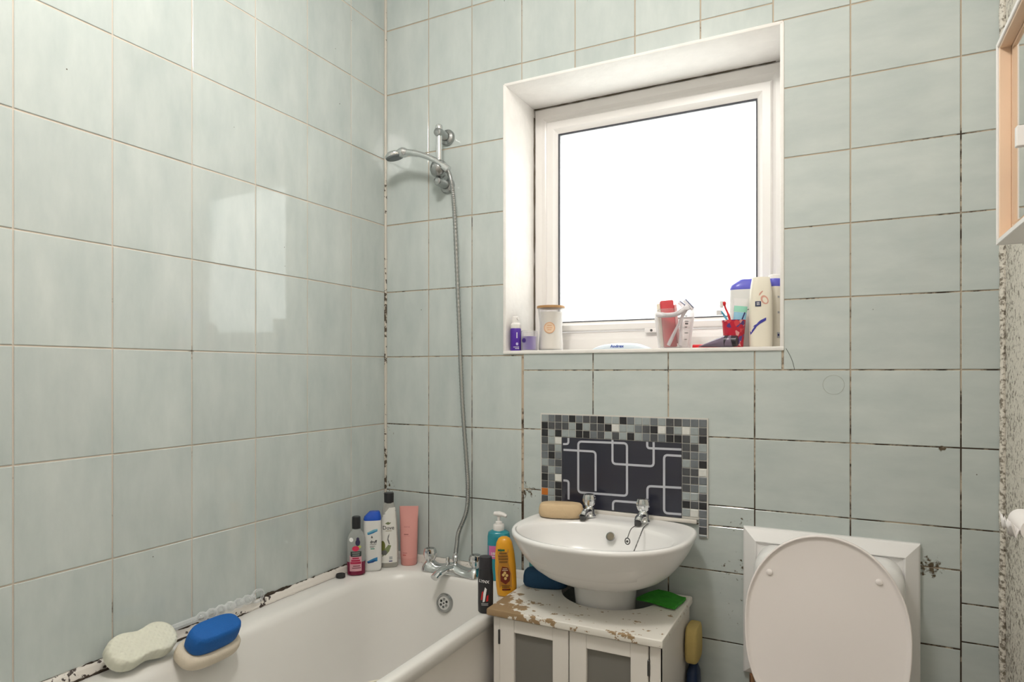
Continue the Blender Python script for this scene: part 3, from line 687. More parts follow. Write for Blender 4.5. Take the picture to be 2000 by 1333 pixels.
# top board with a U-shaped cut-out
hcx, hr, hy = .930, .152, -.085
outl = [(KX0, -.012), (KX0, KF), (KX1, KF), (KX1, -.012), (hcx+hr, -.012)]
outl += [(hcx+hr*math.cos(a), hy+hr*math.sin(a)) for a in [-PI*i/28 for i in range(29)]] + [(hcx-hr, -.012)]
bm = bmesh.new(); vs = [bm.verts.new((x, y, KT-.022)) for x, y in outl]; f = bm.faces.new(vs)
ex = bmesh.ops.extrude_face_region(bm, geom=[f]); up = [v for v in ex['geom'] if isinstance(v, bmesh.types.BMVert)]
bmesh.ops.translate(bm, verts=up, vec=(0, 0, .022)); bmesh.ops.recalc_face_normals(bm, faces=bm.faces)
edges = [e for e in bm.edges if max(e.verts[0].co.z, e.verts[1].co.z) > KT-.023 and abs(e.verts[0].co.z-e.verts[1].co.z) < .001 and not (min(v.co.y for v in e.verts) > -.02)
         and (abs(e.verts[0].co.y-KF) < .001 or abs(e.verts[0].co.x-KX0) < .001 or abs(e.verts[0].co.x-KX1) < .001) and (abs(e.verts[1].co.y-KF) < .001 or abs(e.verts[1].co.x-KX0) < .001 or abs(e.verts[1].co.x-KX1) < .001)]
bmesh.ops.bevel(bm, geom=edges, offset=.005, segments=3, affect='EDGES', profile=.5)
bm.verts.index_update(); V = [v.co.copy() for v in bm.verts]; F = [[v.index for v in q.verts] for q in bm.faces]; bm.free()
obj('top_board', V, F, M['worntop'], cab, True, 30, world=True)
cl, crr, cf = KX0+.014, KX1-.008, KF+.016
cbx('side_panel', (cl, cf, .02), (cl+.015, -.016, KT-.022))
cbx('side_panel', (crr-.015, cf, .02), (crr, -.016, KT-.022))
cbx('bottom_panel', (cl+.015, cf+.02, .06), (crr-.015, -.016, .075))
cbx('plinth', (cl+.015, cf+.03, 0), (crr-.015, cf+.045, .06))
for hx0, hx1 in ((cl+.015, .83), (1.06, crr-.015)): cbx('shelf', (hx0, cf+.03, .43), (hx1, -.02, .443))
cbx('front_stile', (cl, cf-.001, .02), (cl+.021, cf+.017, KT-.022))
cbx('front_stile', (crr-.028, cf-.001, .02), (crr, cf+.017, KT-.022))
dz0, dz1, gy = .065, KT-.026, cf-.0025
def door(x0, x1, gx0, gx1, gz1, hinge_x):
    d = box('door', (x0, gy, dz0), (gx0, cf+.016, dz1), M['paint'], cab, .0015, 1, world=True)
    off = Vector(cab.location)
    def sub(name, lo, hi, m, bev=.0015):
        V, F = box_vf(lo, hi, bev, 1); return obj(name, [Vector(v)-off for v in V], F, m, d, True)
    sub('stile', (gx1, gy, dz0), (x1, cf+.016, dz1), M['paint'])
    sub('rail', (gx0, gy+.0006, gz1), (gx1, cf+.016, dz1), M['paint'])
    sub('rail', (gx0, gy+.0006, dz0), (gx1, cf+.016, dz0+.05), M['paint'])
    sub('glass', (gx0-.002, gy+.010, dz0+.045), (gx1+.002, gy+.013, gz1+.002), M['frost'], 0)
    for hz in (.565, .12): sub('hinge', (hinge_x-.003, gy-.003, hz-.033), (hinge_x+.003, gy+.004, hz+.008), M['darkmetal'], .001)
door(.690, .9005, .7359, .8541, .5712, .689)
door(.9035, 1.1205, .9526, 1.0737, .569, 1.1215)

# ------------------------------------------------------------------ toilet
toi = thing('toilet', 'white toilet with its lid raised in front of a low wall cistern', 'toilet', (1.524, -.3, 0))
TX = 1.524
fx0, fx1, fz0, fz1 = 1.305, 1.742, .44, .862
R = []
for k, y in ((0, -.0005), (0, -.012), (.004, -.017), (.034, -.034), (.036, -.034), (.040, -.028), (.055, -.026)):
    R.append([(fx0+k, y, fz0+k), (fx1-k, y, fz0+k), (fx1-k, y, fz1-k), (fx0+k, y, fz1-k)])
V, F = rings_vf(R, True, True); obj('cistern_flange', V, F, M['ceramic'], toi, world=True)
def cist(k, y, r=.05): return [(x, y, z) for x, z, _ in rrect(1.345+k, 1.703-k, .47+k, .822-k*.6, r, 0, 8)]
R = [cist(0, -.02), cist(0, -.105), cist(.004, -.125), cist(.016, -.14), cist(.04, -.147)]
V, F = rings_vf(R); obj('cistern', V, F, M['ceramic'], toi, True, 60, world=True)
def egg(k, N=72):
    P = []
    for i in range(N):
        t = 2*PI*i/N; c, s = math.cos(t), math.sin(t)
        w = .178*k; y = s
        hgt = (.215 if s > 0 else .235)*k
        n = 2.05 if s > 0 else 2.5
        P.append((w*math.copysign(abs(c)**(2/n), c), hgt*math.copysign(abs(s)**(2/n), s)))
    return P
# raised lid, leaning back on the cistern
lid_m = Matrix.Translation((TX, -.293, .704)) @ Matrix.Rotation(math.radians(-6), 4, 'X')
R = [[lid_m @ Vector((x, y, z)) for x, z in egg(k)] for k, y in ((.80, .012), (.96, .010), (1.0, .003), (1.0, -.005), (.993, -.009), (.978, -.009), (.965, -.004), (.93, -.0025), (.5, -.001))]
V, F = rings_vf(R); lid = obj('lid', V, F, M['lidplastic'], toi, True, None, world=True)
for px, py in ((1503, 1118), (1717, 1138)):
    p = at(px, py, y=-.283); q = lid_m.inverted() @ p
    obm = Matrix.Translation(-Vector(toi.location)) @ lid_m @ Matrix.Translation((q.x, -.002, q.z)) @ Matrix.Rotation(PI/2, 4, 'X')
    lathe('buffer', [(.0075, 0), (.007, .003), (.004, .005)], M['lidplastic'], lid, 18, M=obm)
sm = Matrix.Translation((TX, -.50, .43))
def eggring(ks): return [[(TX+x, -.52-z, zz) for x, z in egg(k)] for k, zz in ks]
V, F = rings_vf(eggring([(1.0, .425), (1.02, .432), (1.02, .443), (.98, .45), (.72, .45), (.68, .443), (.68, .428), (.70, .425)])); obj('seat', V, F, M['lidplastic'], toi, True, 60, world=True)
V, F = rings_vf([[(TX+x*.6, -.42-z*.55, zz) for x, z in egg(1)] if zz < .2 else [(TX+x, -.52+.1*(1-k)-z, zz) for x, z in egg(k)] for k, zz in ((.6, 0), (.6, .12), (.75, .25), (.95, .38), (1.0, .415), (.97, .424), (.70, .424), (.62, .38), (.4, .3), (.2, .22))]); obj('pan', V, F, M['ceramic'], toi, True, 60, world=True)
sweep('flush_pipe', catmull([(TX, -.06, .455), (TX, -.07, .40), (TX, -.12, .36), (TX, -.30, .35)], 6), .02, M['whiteplastic'], toi, 16, world=True)
for px in (-.17, .17): box('hinge', (TX+px*.45-.015, -.30, .425), (TX+px*.45+.015, -.27, .462), M['whiteplastic'], toi, .004, world=True)
pp = at(1469, 1320, y=-.02)
cp = tag(sweep('copper_pipe', [(pp.x, -.02, .02), (pp.x, -.02, .44)], .0075, M['copper'], None, 16), 'thin copper water pipe running up the wall beneath the cistern', 'pipe')

# ------------------------------------------------------------------ mirror cabinet on the mouldy wall
mc = thing('wall_cabinet', 'white edged wall cabinet with peach wood lining and mirrored back', 'cabinet', (1.87, -.8, 1.55))
my0, my1, mz0, mz1, mxf = -1.15, -.4384, 1.556, 1.9475, 1.83
th = .010; CBK = at(1976, 440, y=my1-th-.004).x; print('CBK', CBK)
def mbx(name, lo, hi, m): return box(name, lo, hi, m, mc, .0012, 1, world=True)
for nm, lo, hi in (('end_panel', (mxf, my1-th, mz0), (XR-.0005, my1, mz1)), ('end_panel', (mxf, my0, mz0), (XR-.0005, my0+th, mz1)),
                   ('bottom_panel', (mxf, my0+th, mz0), (XR-.0005, my1-th, mz0+th)), ('top_panel', (mxf, my0+th, mz1-th), (XR-.0005, my1-th, mz1))):
    mbx(nm, lo, hi, M['whiteplastic'])
lw = .004
mbx('lining', (mxf+.003, my1-th-lw, mz0+th), (CBK, my1-th, mz1-th), M['peach']); mbx('lining', (mxf+.003, my0+th, mz0+th), (CBK, my0+th+lw, mz1-th), M['peach'])
mbx('lining', (mxf+.003, my0+th+lw, mz0+th), (CBK, my1-th-lw, mz0+th+lw), M['peach']); mbx('lining', (mxf+.003, my0+th+lw, mz1-th-lw), (CBK, my1-th-lw, mz1-th), M['peach'])
mbx('back_panel', (CBK, my0+th, mz0+th), (CBK+.007, my1-th, mz1-th), M['peach'])
mi = mbx('mirror', (CBK-.005, my0+.05, mz0+.03), (CBK-.0005, my1-.045, mz1-.03), M['mirror'])
hq = at(1991, 268, x=CBK-.012)
mbx('handle', (CBK-.018, hq.y-.010, hq.z-.018), (CBK-.005, hq.y+.004, hq.z+.018), M['whiteplastic'])

# toilet paper end on the right wall
rp = at(2008, 1027, x=1.862)
tr = thing('toilet_roll', 'almost finished toilet roll with a torn sheet on the mouldy wall', 'toilet roll', (1.862, rp.y, rp.z))
paper = plain('toilet_paper', (.86, .82, .80), .9)
mm = Matrix.Rotation(PI/2, 4, 'X')
V, F = rings_vf([[(r*math.cos(2*PI*i/32), y, r*math.sin(2*PI*i/32)) for i in range(32)] for r, y in ((.0135, .05), (.0205, .05), (.021, .048), (.021, -.048), (.0205, -.05), (.0135, -.05), (.0135, .05))], False, False)
obj('paper', V, F, paper, tr, True, 50)
V, F = rings_vf([[(r*math.cos(2*PI*i/24), y, r*math.sin(2*PI*i/24)) for i in range(24)] for r, y in ((.0125, .051), (.0134, .051), (.0134, -.051), (.0125, -.051), (.0125, .051))], False, False)
obj('cardboard_core', V, F, plain('cardboard', (.28, .26, .26), .9), tr, True, 50)
R = []
for i in range(14):
    y = -.05+.1*i/13
    R.append([(-.0216, y, .0), (-.027-.003*math.sin(i*1.3), y, -.016+.004*math.sin(i*.9)), (-.031+.003*math.sin(i*1.7), y, -.004+.008*math.sin(i*1.1)), (-.034, y, .008+.006*math.sin(i*2.1))])
V, F = rings_vf(R, False, False, False); ts = obj('torn_sheet', V, F, paper, tr, True, None)
sol = ts.modifiers.new('thick', 'SOLIDIFY'); sol.thickness = .0008
sweep('holder_bar', [(0, -.056, 0), (0, .056, 0)], .009, M['chrome_d'], tr, 14)
for sy in (-1, 1): box('holder_arm', (-.006, sy*.060-.004, -.008), (XR-1.862-.0005, sy*.060+.004, .008), M['chrome_d'], tr, .002)

# ------------------------------------------------------------------ bottles in the bath corner
FACE = math.radians(38)
blackcap = plain('black_cap', (.022, .022, .024), .35)
greytx = plain('grey_print', (.18, .18, .18), .6); darktx = plain('dark_print', (.03, .03, .035), .6); whitetx = plain('white_print', (.8, .8, .8), .6)
def ring_st(*a): return [tuple(x) for x in a]
# 1 red berry wash
t = thing('body_wash_bottle', 'clear bottle of dark red berry wash with a black cap by the plug', 'bottle', (.053, -.229, BZ), FACE)
st = [(0, .026, .021), (.004, .031, .025), (.02, .0315, .0255), (.105, .0315, .0255), (.125, .030, .0245), (.142, .024, .021), (.152, .0155, .0155), (.160, .0135, .0135)]
loft('bottle_body', [(.047, .0315, .0255)]+st[3:], clear_material('clear_grey_plastic', (.55, .57, .56), .55, .08), t, 2.3)
loft('red_liquid', st[:3]+[(.047, .0315, .0255)], plain('berry_wash', (.17, .010, .04), .12), t, 2.3)
lathe('cap', [(.0145, .158), (.0150, .160), (.0152, .186), (.0145, .198), (.012, .200)], blackcap, t, 28)
f = surf(st, 2.3)
patch('label', f, -.021, .019, .016, .070, plain('pink_label', (.62, .33, .38), .5), t)
patch('label_band', f, -.018, .018, .066, .084, plain('charcoal_label', (.03, .04, .04), .5), t, off=.0008)
shape('berry_print', f, ell(-.001, .094, .012, .009), plain('raspberry', (.62, .03, .09), .4), t)
shape('berry_print', f, ell(.010, .098, .008, .005, rot=.4), plain('leaf_lime', (.45, .48, .12), .5), t, off=.0006)
shape('berry_print', f, ell(.006, .114, .008, .011), plain('blackberry', (.03, .025, .07), .4), t, off=.0009)
shape('berry_print', f, ell(.006, .126, .005, .006), M['blackberry'], t, off=.0009)
shape('round_badge', f, ell(-.016, .124, .007, .0075), whitetx, t)
for z, w in ((.079, .026), (.072, .024)): patch('print_line', f, -w/2, w/2, z-.0012, z+.0012, plain('grey_label_print', (.35, .35, .33), .6), t, off=.0011)
redtx = plain('red_print', (.42, .02, .07), .5)
for z, w, h in ((.0605, .022, .005), (.0525, .030, .006), (.0445, .036, .0075)): patch('print_line', f, -w/2-.001, w/2-.001, z-h/2, z+h/2, redtx, t, off=.0009)
for z, w in ((.034, .024), (.027, .030)): patch('print_line', f, -w/2+.002, w/2+.002, z-.0014, z+.0014, plain('brown_print', (.15, .03, .05), .5), t, off=.0009)
# 2 white shampoo, blue cap
white_b = plain('white_bottle_plastic', (.74, .74, .72), .28); bluecap = plain('blue_cap_plastic', (.015, .085, .50), .22)
def white_shampoo(label, loc, rz, a=.034, b=.021, h=.178, ch=.030, group=None, cap=bluecap, mirror=1, prints=True):
    t = thing('shampoo_bottle', label, 'bottle', loc, rz, group)
    st = [(0, a*.86, b*.8), (.004, a*.97, b*.95), (.012, a, b), (h*.6, a, b), (h, a*.96, b*.92)]
    loft('bottle_body', st, white_b, t, 3.2)
    loft('cap', [(h, a*.95, b*.9), (h+.004, a*.97, b*.94), (h+ch*.45, a*.90, b*.85, .001*mirror), (h+ch*.85, a*.66, b*.7, a*.18*mirror), (h+ch, a*.55, b*.6, a*.22*mirror)], cap, t, 3.2)
    return t, surf(st, 3.2)
t, f = white_shampoo('white shampoo bottle with a blue flip cap in the bath corner', (.074, -.168, BZ), FACE, .032)
swb = plain('swoosh_blue', (.03, .20, .42), .4); swn = plain('swoosh_navy', (.01, .06, .22), .4); swl = plain('swoosh_light', (.16, .42, .55), .4)
shape('swoosh', f, [(-.018, .137), (.004, .147), (.018, .149), (.018, .143), (.004, .139), (-.014, .131)], swl, t)
shape('swoosh', f, [(-.018, .133), (.004, .140), (.018, .144), (.018, .141), (.002, .134), (-.014, .129)], swb, t, off=.001)
shape('swoosh', f, [(-.018, .036), (.004, .046), (.018, .050), (.018, .036), (-.014, .030)], swb, t)
shape('swoosh', f, [(-.018, .033), (.006, .040), (.014, .039), (.004, .032), (-.014, .029)], swn, t, off=.001)
text('print_text', f, 'druff', .004, .104, .015, darktx, t, bold=.03, sx=.8)
text('print_text', f, '&', -.001, .121, .011, darktx, t, bold=.02)
for z, w in ((.095, .022), (.089, .018), (.0855, .014)): patch('print_line', f, -.008, -.008+w, z-.0009, z+.0009, greytx, t, off=.0009)
patch('green_mark', f, -.006, .008, .0785, .0815, plain('green_print', (.04, .25, .17), .5), t, off=.0009)
# 3 tall clear bottle with white sleeve
t = thing('conditioner_bottle', 'tall clear bottle with a white sleeve, green leaf print and black cap', 'bottle', (.099, -.106, BZ), FACE)
st = [(0, .029, .019), (.005, .033, .022), (.03, .0335, .0225), (.09, .0325, .022), (.17, .0285, .020), (.205, .0245, .0185), (.222, .0195, .017), (.232, .0165, .0155)]
loft('bottle_body', st, clear_material('clear_haze_plastic', (.62, .62, .58), .5, .1), t, 2.5)
loft('gold_residue', [(.002, .018, .012, -.006), (.004, .021, .015, -.006), (.012, .020, .014, -.006), (.014, .012, .008, -.006)], plain('amber_gel', (.40, .24, .03), .3), t)
lathe('cap', [(.0165, .230), (.0172, .232), (.0175, .262), (.0168, .266), (.013, .267)], blackcap, t, 32)
f = surf(st, 2.5)
sl = plain('white_sleeve', (.76, .75, .71), .4)
V = []; F = []; NZ = 22; NU = 14
for j in range(NZ+1):
    z = .018+.197*j/NZ; a = interp(st, z)[1]
    lo_ = -a*.97; hi_ = a*.97
    if z > .185: lo_ = -a*.97+(z-.185)/.03*a*1.0
    for i in range(NU+1): V.append(f(lo_+(hi_-lo_)*i/NU, z, .0004))
for j in range(NZ):
    for i in range(NU):
        q = j*(NU+1)+i; F.append([q, q+1, q+NU+2, q+NU+1])
obj('white_sleeve', V, F, sl, t, True, None)
olive = plain('olive_print', (.16, .17, .04), .5); leafg = plain('leaf_green', (.20, .24, .11), .5); stone = plain('stone_print', (.13, .13, .12), .5)
shape('emblem', f, [(-.014, .159), (-.006, .1635), (-.003, .165), (.001, .162), (.008, .1625), (.003, .157), (-.003, .1545), (-.008, .156)], plain('emblem_green', (.17, .20, .10), .4), t)
text('brand_text', f, 'Dove', -.002, .143, .0195, darktx, t, bold=.006, sx=.95)
patch('print_line', f, -.012, .009, .1315, .1335, plain('gold_print', (.35, .30, .2), .5), t, off=.0009)
shape('leaf_print', f, ell(-.022, .078, .009, .019), olive, t)
shape('leaf_print', f, [(-.024, .040), (-.010, .047), (.001, .060), (.008, .080), (-.002, .083), (-.010, .074), (-.020, .062)], leafg, t)
shape('leaf_print', f, ell(-.017, .055, .011, .009, rot=.3), stone, t, off=.001)
shape('stem_print', f, [(.000, .084), (-.006, .101), (-.004, .114), (.002, .124), (-.002, .113), (-.003, .102), (.003, .086)], greytx, t)
patch('blue_mark', f, .000, .012, .0225, .026, plain('navy_print', (.03, .03, .14), .5), t, off=.0009)
patch('grey_mark', f, .001, .012, .030, .041, plain('pale_grey_print', (.42, .43, .44), .5), t, off=.0009)
# 4 pink tube
pink = plain('pink_tube_plastic', (.70, .33, .30), .38)
t = thing('lotion_tube', 'pink squeeze tube standing on its cap by the corner bottles', 'tube', (.148, -.052, BZ), math.radians(30))
st = [(0, .0265, .0225), (.003, .0285, .024), (.028, .029, .0245), (.0285, .0305, .0255), (.06, .031, .024), (.12, .032, .0175), (.17, .033, .009), (.20, .0342, .0035), (.212, .0345, .0025)]
loft('tube_body', st, pink, t, 2.1); f = surf(st, 2.1)
loft('tube_cap', [(0.0002, .0268, .0228), (.003, .0290, .0246), (.027, .0296, .0250)], plain('pink_cap_plastic', (.66, .30, .27), .4), t, 2.1)
ptx = plain('rose_print', (.50, .20, .19), .5)
text('print_text', f, 'sana', -.006, .140, .0115, ptx, t, sx=1.1)
patch('print_line', f, -.016, .000, .1115, .1140, plain('dark_rose_print', (.22, .06, .06), .5), t, off=.0009)
patch('print_line', f, -.016, .005, .1065, .1075, ptx, t, off=.0009)
patch('print_line', f, -.020, -.004, .045, .048, ptx, t, off=.0009); patch('print_line', f, -.020, -.008, .037, .041, plain('red_rose_print', (.55, .14, .13), .5), t, off=.0009)
# black plug
q = at(664, 1126, z=BZ+.004)
tag(lathe('bottle_cap', [(.013, 0), (.0155, .001), (.016, .008), (.015, .012), (.013, .0128), (.012, .011), (.003, .0105)], M['rubber'], None, 32, loc=(q.x+.003, q.y, BZ)), 'loose flat black cap lying on the bath rim beside the berry wash', 'cap')

# ------------------------------------------------------------------ bottles beside the basin
t = thing('soap_dispenser', 'turquoise pump bottle with a white pump between bath tap and basin', 'bottle', (.520, -.050, BZ), math.radians(28))
tq = mat('turquoise_plastic', (.03, .34, .42), .18, trans=.25)
st = [(0, .034, .024), (.004, .038, .028), (.02, .0385, .0285), (.145, .0385, .0285), (.158, .036, .027), (.163, .028, .022), (.166, .018, .017)]
loft('bottle_body', st, tq, t, 3.0); f = surf(st, 3.0)
lathe('pump_collar', [(.0185, .164), (.019, .167), (.019, .183), (.017, .186)], M['whiteplastic'], t, 28)
lathe('pump_stem', [(.0125, .1845), (.011, .194), (.005, .197), (.005, .212)], M['whiteplastic'], t, 20)
sweep('pump_nozzle', [(-.014, .008, .2195), (0, 0, .2205), (.016, -.008, .219), (.026, -.013, .214)], [.0085, .0105, .0085, .006], M['whiteplastic'], t, 14, .85)
patch('label', f, -.037, .010, .075, .118, plain('magenta_label', (.62, .16, .38), .45), t)
text('print_text', f, '188', -.018, .092, .013, whitetx, t, bold=.02)
patch('print_line', f, -.032, -.006, .082, .0845, whitetx, t, off=.0009)
# turquoise bottle under the basin edge
t = thing('cleaner_bottle', 'turquoise bottle with a navy foot half hidden under the basin', 'bottle', (.672, -.052, KT), math.radians(25))
st = [(.032, .030, .024), (.036, .033, .027), (.09, .033, .027), (.125, .024, .022), (.14, .012, .012), (.148, .011, .011)]
loft('bottle_body', st, mat('aqua_plastic', (.10, .40, .42), .25, trans=.15), t, 2.6)
loft('bottle_foot', [(0, .030, .024), (.003, .0325, .0265), (.0315, .033, .027)], plain('navy_plastic', (.012, .04, .10), .35), t, 2.6)
lathe('cap', [(.0125, .147), (.0125, .162), (.011, .164)], M['whiteplastic'], t, 20)
# yellow honey shampoo
t = thing('honey_shampoo_bottle', 'yellow honey shampoo bottle with a brown label on the bath corner', 'bottle', (.618, -.178, BZ), rot=(0, math.radians(-3), math.radians(24)))
yel = plain('honey_yellow_plastic', (.78, .36, .02), .25)
st = [(0, .026, .019), (.004, .030, .023), (.03, .0325, .0245), (.09, .033, .0245), (.135, .030, .023), (.165, .025, .020), (.178, .018, .015), (.183, .010, .009)]
loft('bottle_body', st, yel, t, 2.4); f = surf(st, 2.4)
honey = plain('honey_print', (.50, .22, .03), .4); maroon = plain('maroon_print', (.17, .025, .01), .4); brown = plain('brown_label_print', (.22, .10, .02), .4)
shape('label', f, [(-.020, .030), (-.001, .020), (.018, .030), (.020, .070), (.012, .105), (.014, .148), (-.012, .152), (-.022, .140), (-.019, .105), (-.024, .075)], honey, t, off=.0006, rings=4)
shape('label_crest', f, [(-.016, .050), (0, .040), (.013, .050), (.016, .075), (.010, .092), (-.008, .096), (-.015, .078)], maroon, t, off=.0011, rings=4)
patch('green_mark', f, -.020, .002, .143, .149, plain('dark_green_print', (.02, .12, .04), .5), t, off=.0011)
for z, w in ((.137, .024), (.1275, .03), (.119, .03), (.110, .026)): patch('print_line', f, -w/2-.004, w/2-.004, z-.003, z+.0025, brown, t, off=.0011)
for dx, dz in ((-.006, .070), (.005, .068), (0, .059), (-.001, .076)): shape('cell_print', f, ell(dx, dz, .0048, .005, 6), plain('honeycomb_print', (.75, .52, .20), .4), t, off=.0016)
for z, w in ((.089, .014), (.084, .018)): patch('print_line', f, -w/2, w/2, z-.001, z+.001, plain('cream_print', (.75, .6, .4), .5), t, off=.0016)
for z, w in ((.036, .026), (.031, .024)): patch('print_line', f, -w/2, w/2, z-.0016, z+.0016, brown, t, off=.0011)
patch('maroon_mark', f, -.012, .014, .0215, .0265, maroon, t, off=.0013)
# black shower gel
t = thing('shower_gel_bottle', 'black shower gel bottle standing on the bath rim against the cabinet', 'bottle', (.630, -.336, BZ), math.radians(22))
blk = plain('black_bottle_plastic', (.022, .022, .025), .3)
st = [(0, .019, .016), (.004, .022, .019), (.03, .0225, .0195), (.10, .0225, .0195), (.125, .020, .018), (.128, .0195, .0175)]
loft('bottle_body', st, blk, t, 2.3); f = surf(st, 2.3)
loft('cap', [(.128, .0193, .0173), (.13, .0196, .0176), (.155, .0192, .0172), (.162, .0178, .016)], plain('black_matt_cap', (.03, .028, .034), .4), t, 2.3)
text('brand_text', f, 'LYNX', -.002, .094, .0115, whitetx, t, bold=.02, rot=-.12)
shape('slash_print', f, [(-.006, .034), (.000, .036), (.006, .072), (.001, .078), (-.004, .060)], whitetx, t)
shape('slash_print', f, [(-.012, .040), (-.008, .040), (-.004, .066), (-.008, .064)], plain('red_slash', (.6, .02, .02), .4), t)
shape('slash_print', f, [(.004, .036), (.010, .038), (.011, .056), (.006, .052)], M['red_slash'], t)
for z, w in ((.030, .02), (.026, .02)): patch('print_line', f, -w/2, w/2, z-.0008, z+.0008, plain('pale_print', (.5, .5, .5), .5), t, off=.0009)

# ------------------------------------------------------------------ sponges, soap, pads
def pebble(name, st, n, m, label, cat, loc, rot, N=48, wob=0.0):
    R = []
    for z, a, b in st:
        ring = sup(a, b, n, N, 0, 0, z)
        R.append([(x*(1+wob*math.sin(3*i*2*PI/N)), y*(1+wob*math.cos(2*i*2*PI/N)), z_) for i, (x, y, z_) in enumerate(ring)])
    V, F = rings_vf(R); o = obj(name, V, F, m, None, True, None); o.location = loc; o.rotation_euler = rot
    return tag(o, label, cat)
def cushion(a, b, h, e=.35): return [(0, a*.86, b*.8), (h*.06, a*.94, b*.92), (h*.25, a, b), (h*.6, a*.99, b*.98), (h*.85, a*.95, b*.92), (h*.97, a*.87, b*.8), (h, a*.76, b*.66)]
beige = mat('beige_sponge', (.62, .46, .28), .8, noise=.06, nscale=60, bump=.3, bscale=220)
q = at(1093, 1016, z=.854)
pebble('bath_sponge', cushion(.070, .036, .044), 2.8, beige, 'beige bar shaped bath sponge on the back ledge of the basin', 'sponge', (.772, -.105, .8535), (0, 0, math.radians(16)))
navyf = mat('navy_sponge_foam', (.018, .07, .15), .85, noise=.1, nscale=60, bump=.4, bscale=200)
pebble('bath_sponge', cushion(.072, .04, .052), 2.9, navyf, 'dark blue bath sponge on the cabinet top under the basin', 'sponge', (.728, -.122, KT), (0, 0, math.radians(14)))
# green scouring pad with a wavy, lifted corner
gp = [at(px, py, z=KT+.004) for px, py in ((1242, 1166), (1296, 1150), (1341, 1167), (1320, 1190))]
gp[1] = Vector((1.066, -.045, KT)); gp[2] = Vector((1.152, -.065, KT)); gp[0] = Vector((1.022, -.128, KT)); gp[3] = Vector((1.142, -.158, KT))
N = 14; top = []; bot = []
for j in range(N+1):
    for i in range(N+1):
        u, v = i/N, j/N
        p = (gp[0]*(1-u)+gp[3]*u)*(1-v)+(gp[1]*(1-u)+gp[2]*u)*v
        w = .003+.006*v*(1-u)+.003*abs(math.sin(4*u+3*v))
        bot.append((p.x, p.y, KT+.0005+w*.9)); top.append((p.x, p.y, KT+.008+w))
idx = lambda i, j: j*(N+1)+i
V = bot+top; F = []; o_ = (N+1)**2
for j in range(N):
    for i in range(N):
        F.append([idx(i, j), idx(i+1, j), idx(i+1, j+1), idx(i, j+1)]); F.append([o_+idx(i, j), o_+idx(i+1, j), o_+idx(i+1, j+1), o_+idx(i, j+1)])
bd = [idx(i, 0) for i in range(N)]+[idx(N, j) for j in range(N)]+[idx(N-i, N) for i in range(N)]+[idx(0, N-j) for j in range(N)]
for a, b in zip(bd, bd[1:]+bd[:1]): F.append([a, b, o_+b, o_+a])
tag(obj('scouring_pad', V, F, mat('green_scourer', (.035, .30, .02), .75, noise=.35, nscale=40, bump=.6, bscale=300), None, True, 40), 'bright green scouring pad on the cabinet top beside the pedestal', 'scouring pad')
# yellow sponge on a navy bottle between cabinet and wall
t = thing('bleach_bottle', 'navy bottle standing on the floor beside the cabinet', 'bottle', (1.173, -.060, 0))
loft('bottle_body', [(0, .017, .04), (.01, .019, .045), (.36, .019, .045), (.43, .017, .036), (.455, .012, .014)], plain('navy_bottle', (.012, .03, .09), .4), t, 3)
lathe('cap', [(.013, .452), (.013, .468), (.011, .470)], M['navy_plastic'], t, 20)
pebble('cleaning_sponge', cushion(.0195, .05, .10), 4, mat('yellow_foam', (.60, .46, .17), .85, noise=.08, nscale=60, bump=.4, bscale=200), 'pale yellow sponge balanced on the navy bottle beside the cabinet', 'sponge', (1.1735, -.062, .4705), (0, 0, 0))
# bone shaped cream sponge leaning on the tiles
prof = []
NS = 64
for i in range(NS):
    t_ = 2*PI*i/NS; c, s = math.cos(t_), math.sin(t_)
    y = .083*math.copysign(abs(c)**.75, c); w = .047*(1-.28*math.exp(-(y/.032)**2)); prof.append((y, w*math.copysign(abs(s)**.8, s)))
R = []
for k, h in ((.90, 0), (.97, .004), (1.0, .010), (1.0, .030), (.97, .036), (.90, .040)):
    R.append([(u*k, v*k, h) for u, v in prof])
# waffle relief on the top face
V, F = rings_vf(R, True, False); base = len(V)-NS
rings = 10
for r in range(1, rings+1):
    k = .90*(1-r/rings)+.002
    for u, v in prof: V.append((u*k, v*k, .040+.001*(r/rings)))
    a0 = base if r == 1 else len(V)-2*NS
    for j_ in range(NS):
        k_ = (j_+1) % NS; F.append([a0+j_, a0+k_, len(V)-NS+k_, len(V)-NS+j_])
F.append([len(V)-NS+j_ for j_ in range(NS)])
creamf = mat('cream_sponge', (.72, .72, .61), .85, noise=.06, nscale=50)
n, l = nodes(creamf); tc = n.new('ShaderNodeTexCoord'); hs_ = []
for d_ in ('X', 'Y'):
    mp = n.new('ShaderNodeMapping'); mp.inputs['Rotation'].default_value = (0, 0, .78); l.new(tc.outputs['Object'], mp.inputs[0])
    wv = n.new('ShaderNodeTexWave'); wv.bands_direction = d_; wv.inputs['Scale'].default_value = 30; wv.inputs['Distortion'].default_value = 1.2; l.new(mp.outputs[0], wv.inputs['Vector']); hs_.append(wv)
ad = n.new('ShaderNodeMath'); ad.operation = 'MULTIPLY'; l.new(hs_[0].outputs['Fac'], ad.inputs[0]); l.new(hs_[1].outputs['Fac'], ad.inputs[1])
bp = n.new('ShaderNodeBump'); bp.inputs['Strength'].default_value = .4; bp.inputs['Distance'].default_value = .004; bp.invert = True; l.new(ad.outputs[0], bp.inputs['Height']); l.new(bp.outputs['Normal'], n['Principled BSDF'].inputs['Normal'])
sp = obj('bone_sponge', V, F, creamf, None, True, 60)
sp.matrix_world = Matrix.Translation((.052, -1.014, .636)) @ Matrix.Rotation(math.radians(40), 4, 'Y') @ Matrix.Rotation(math.radians(90), 4, 'Z')
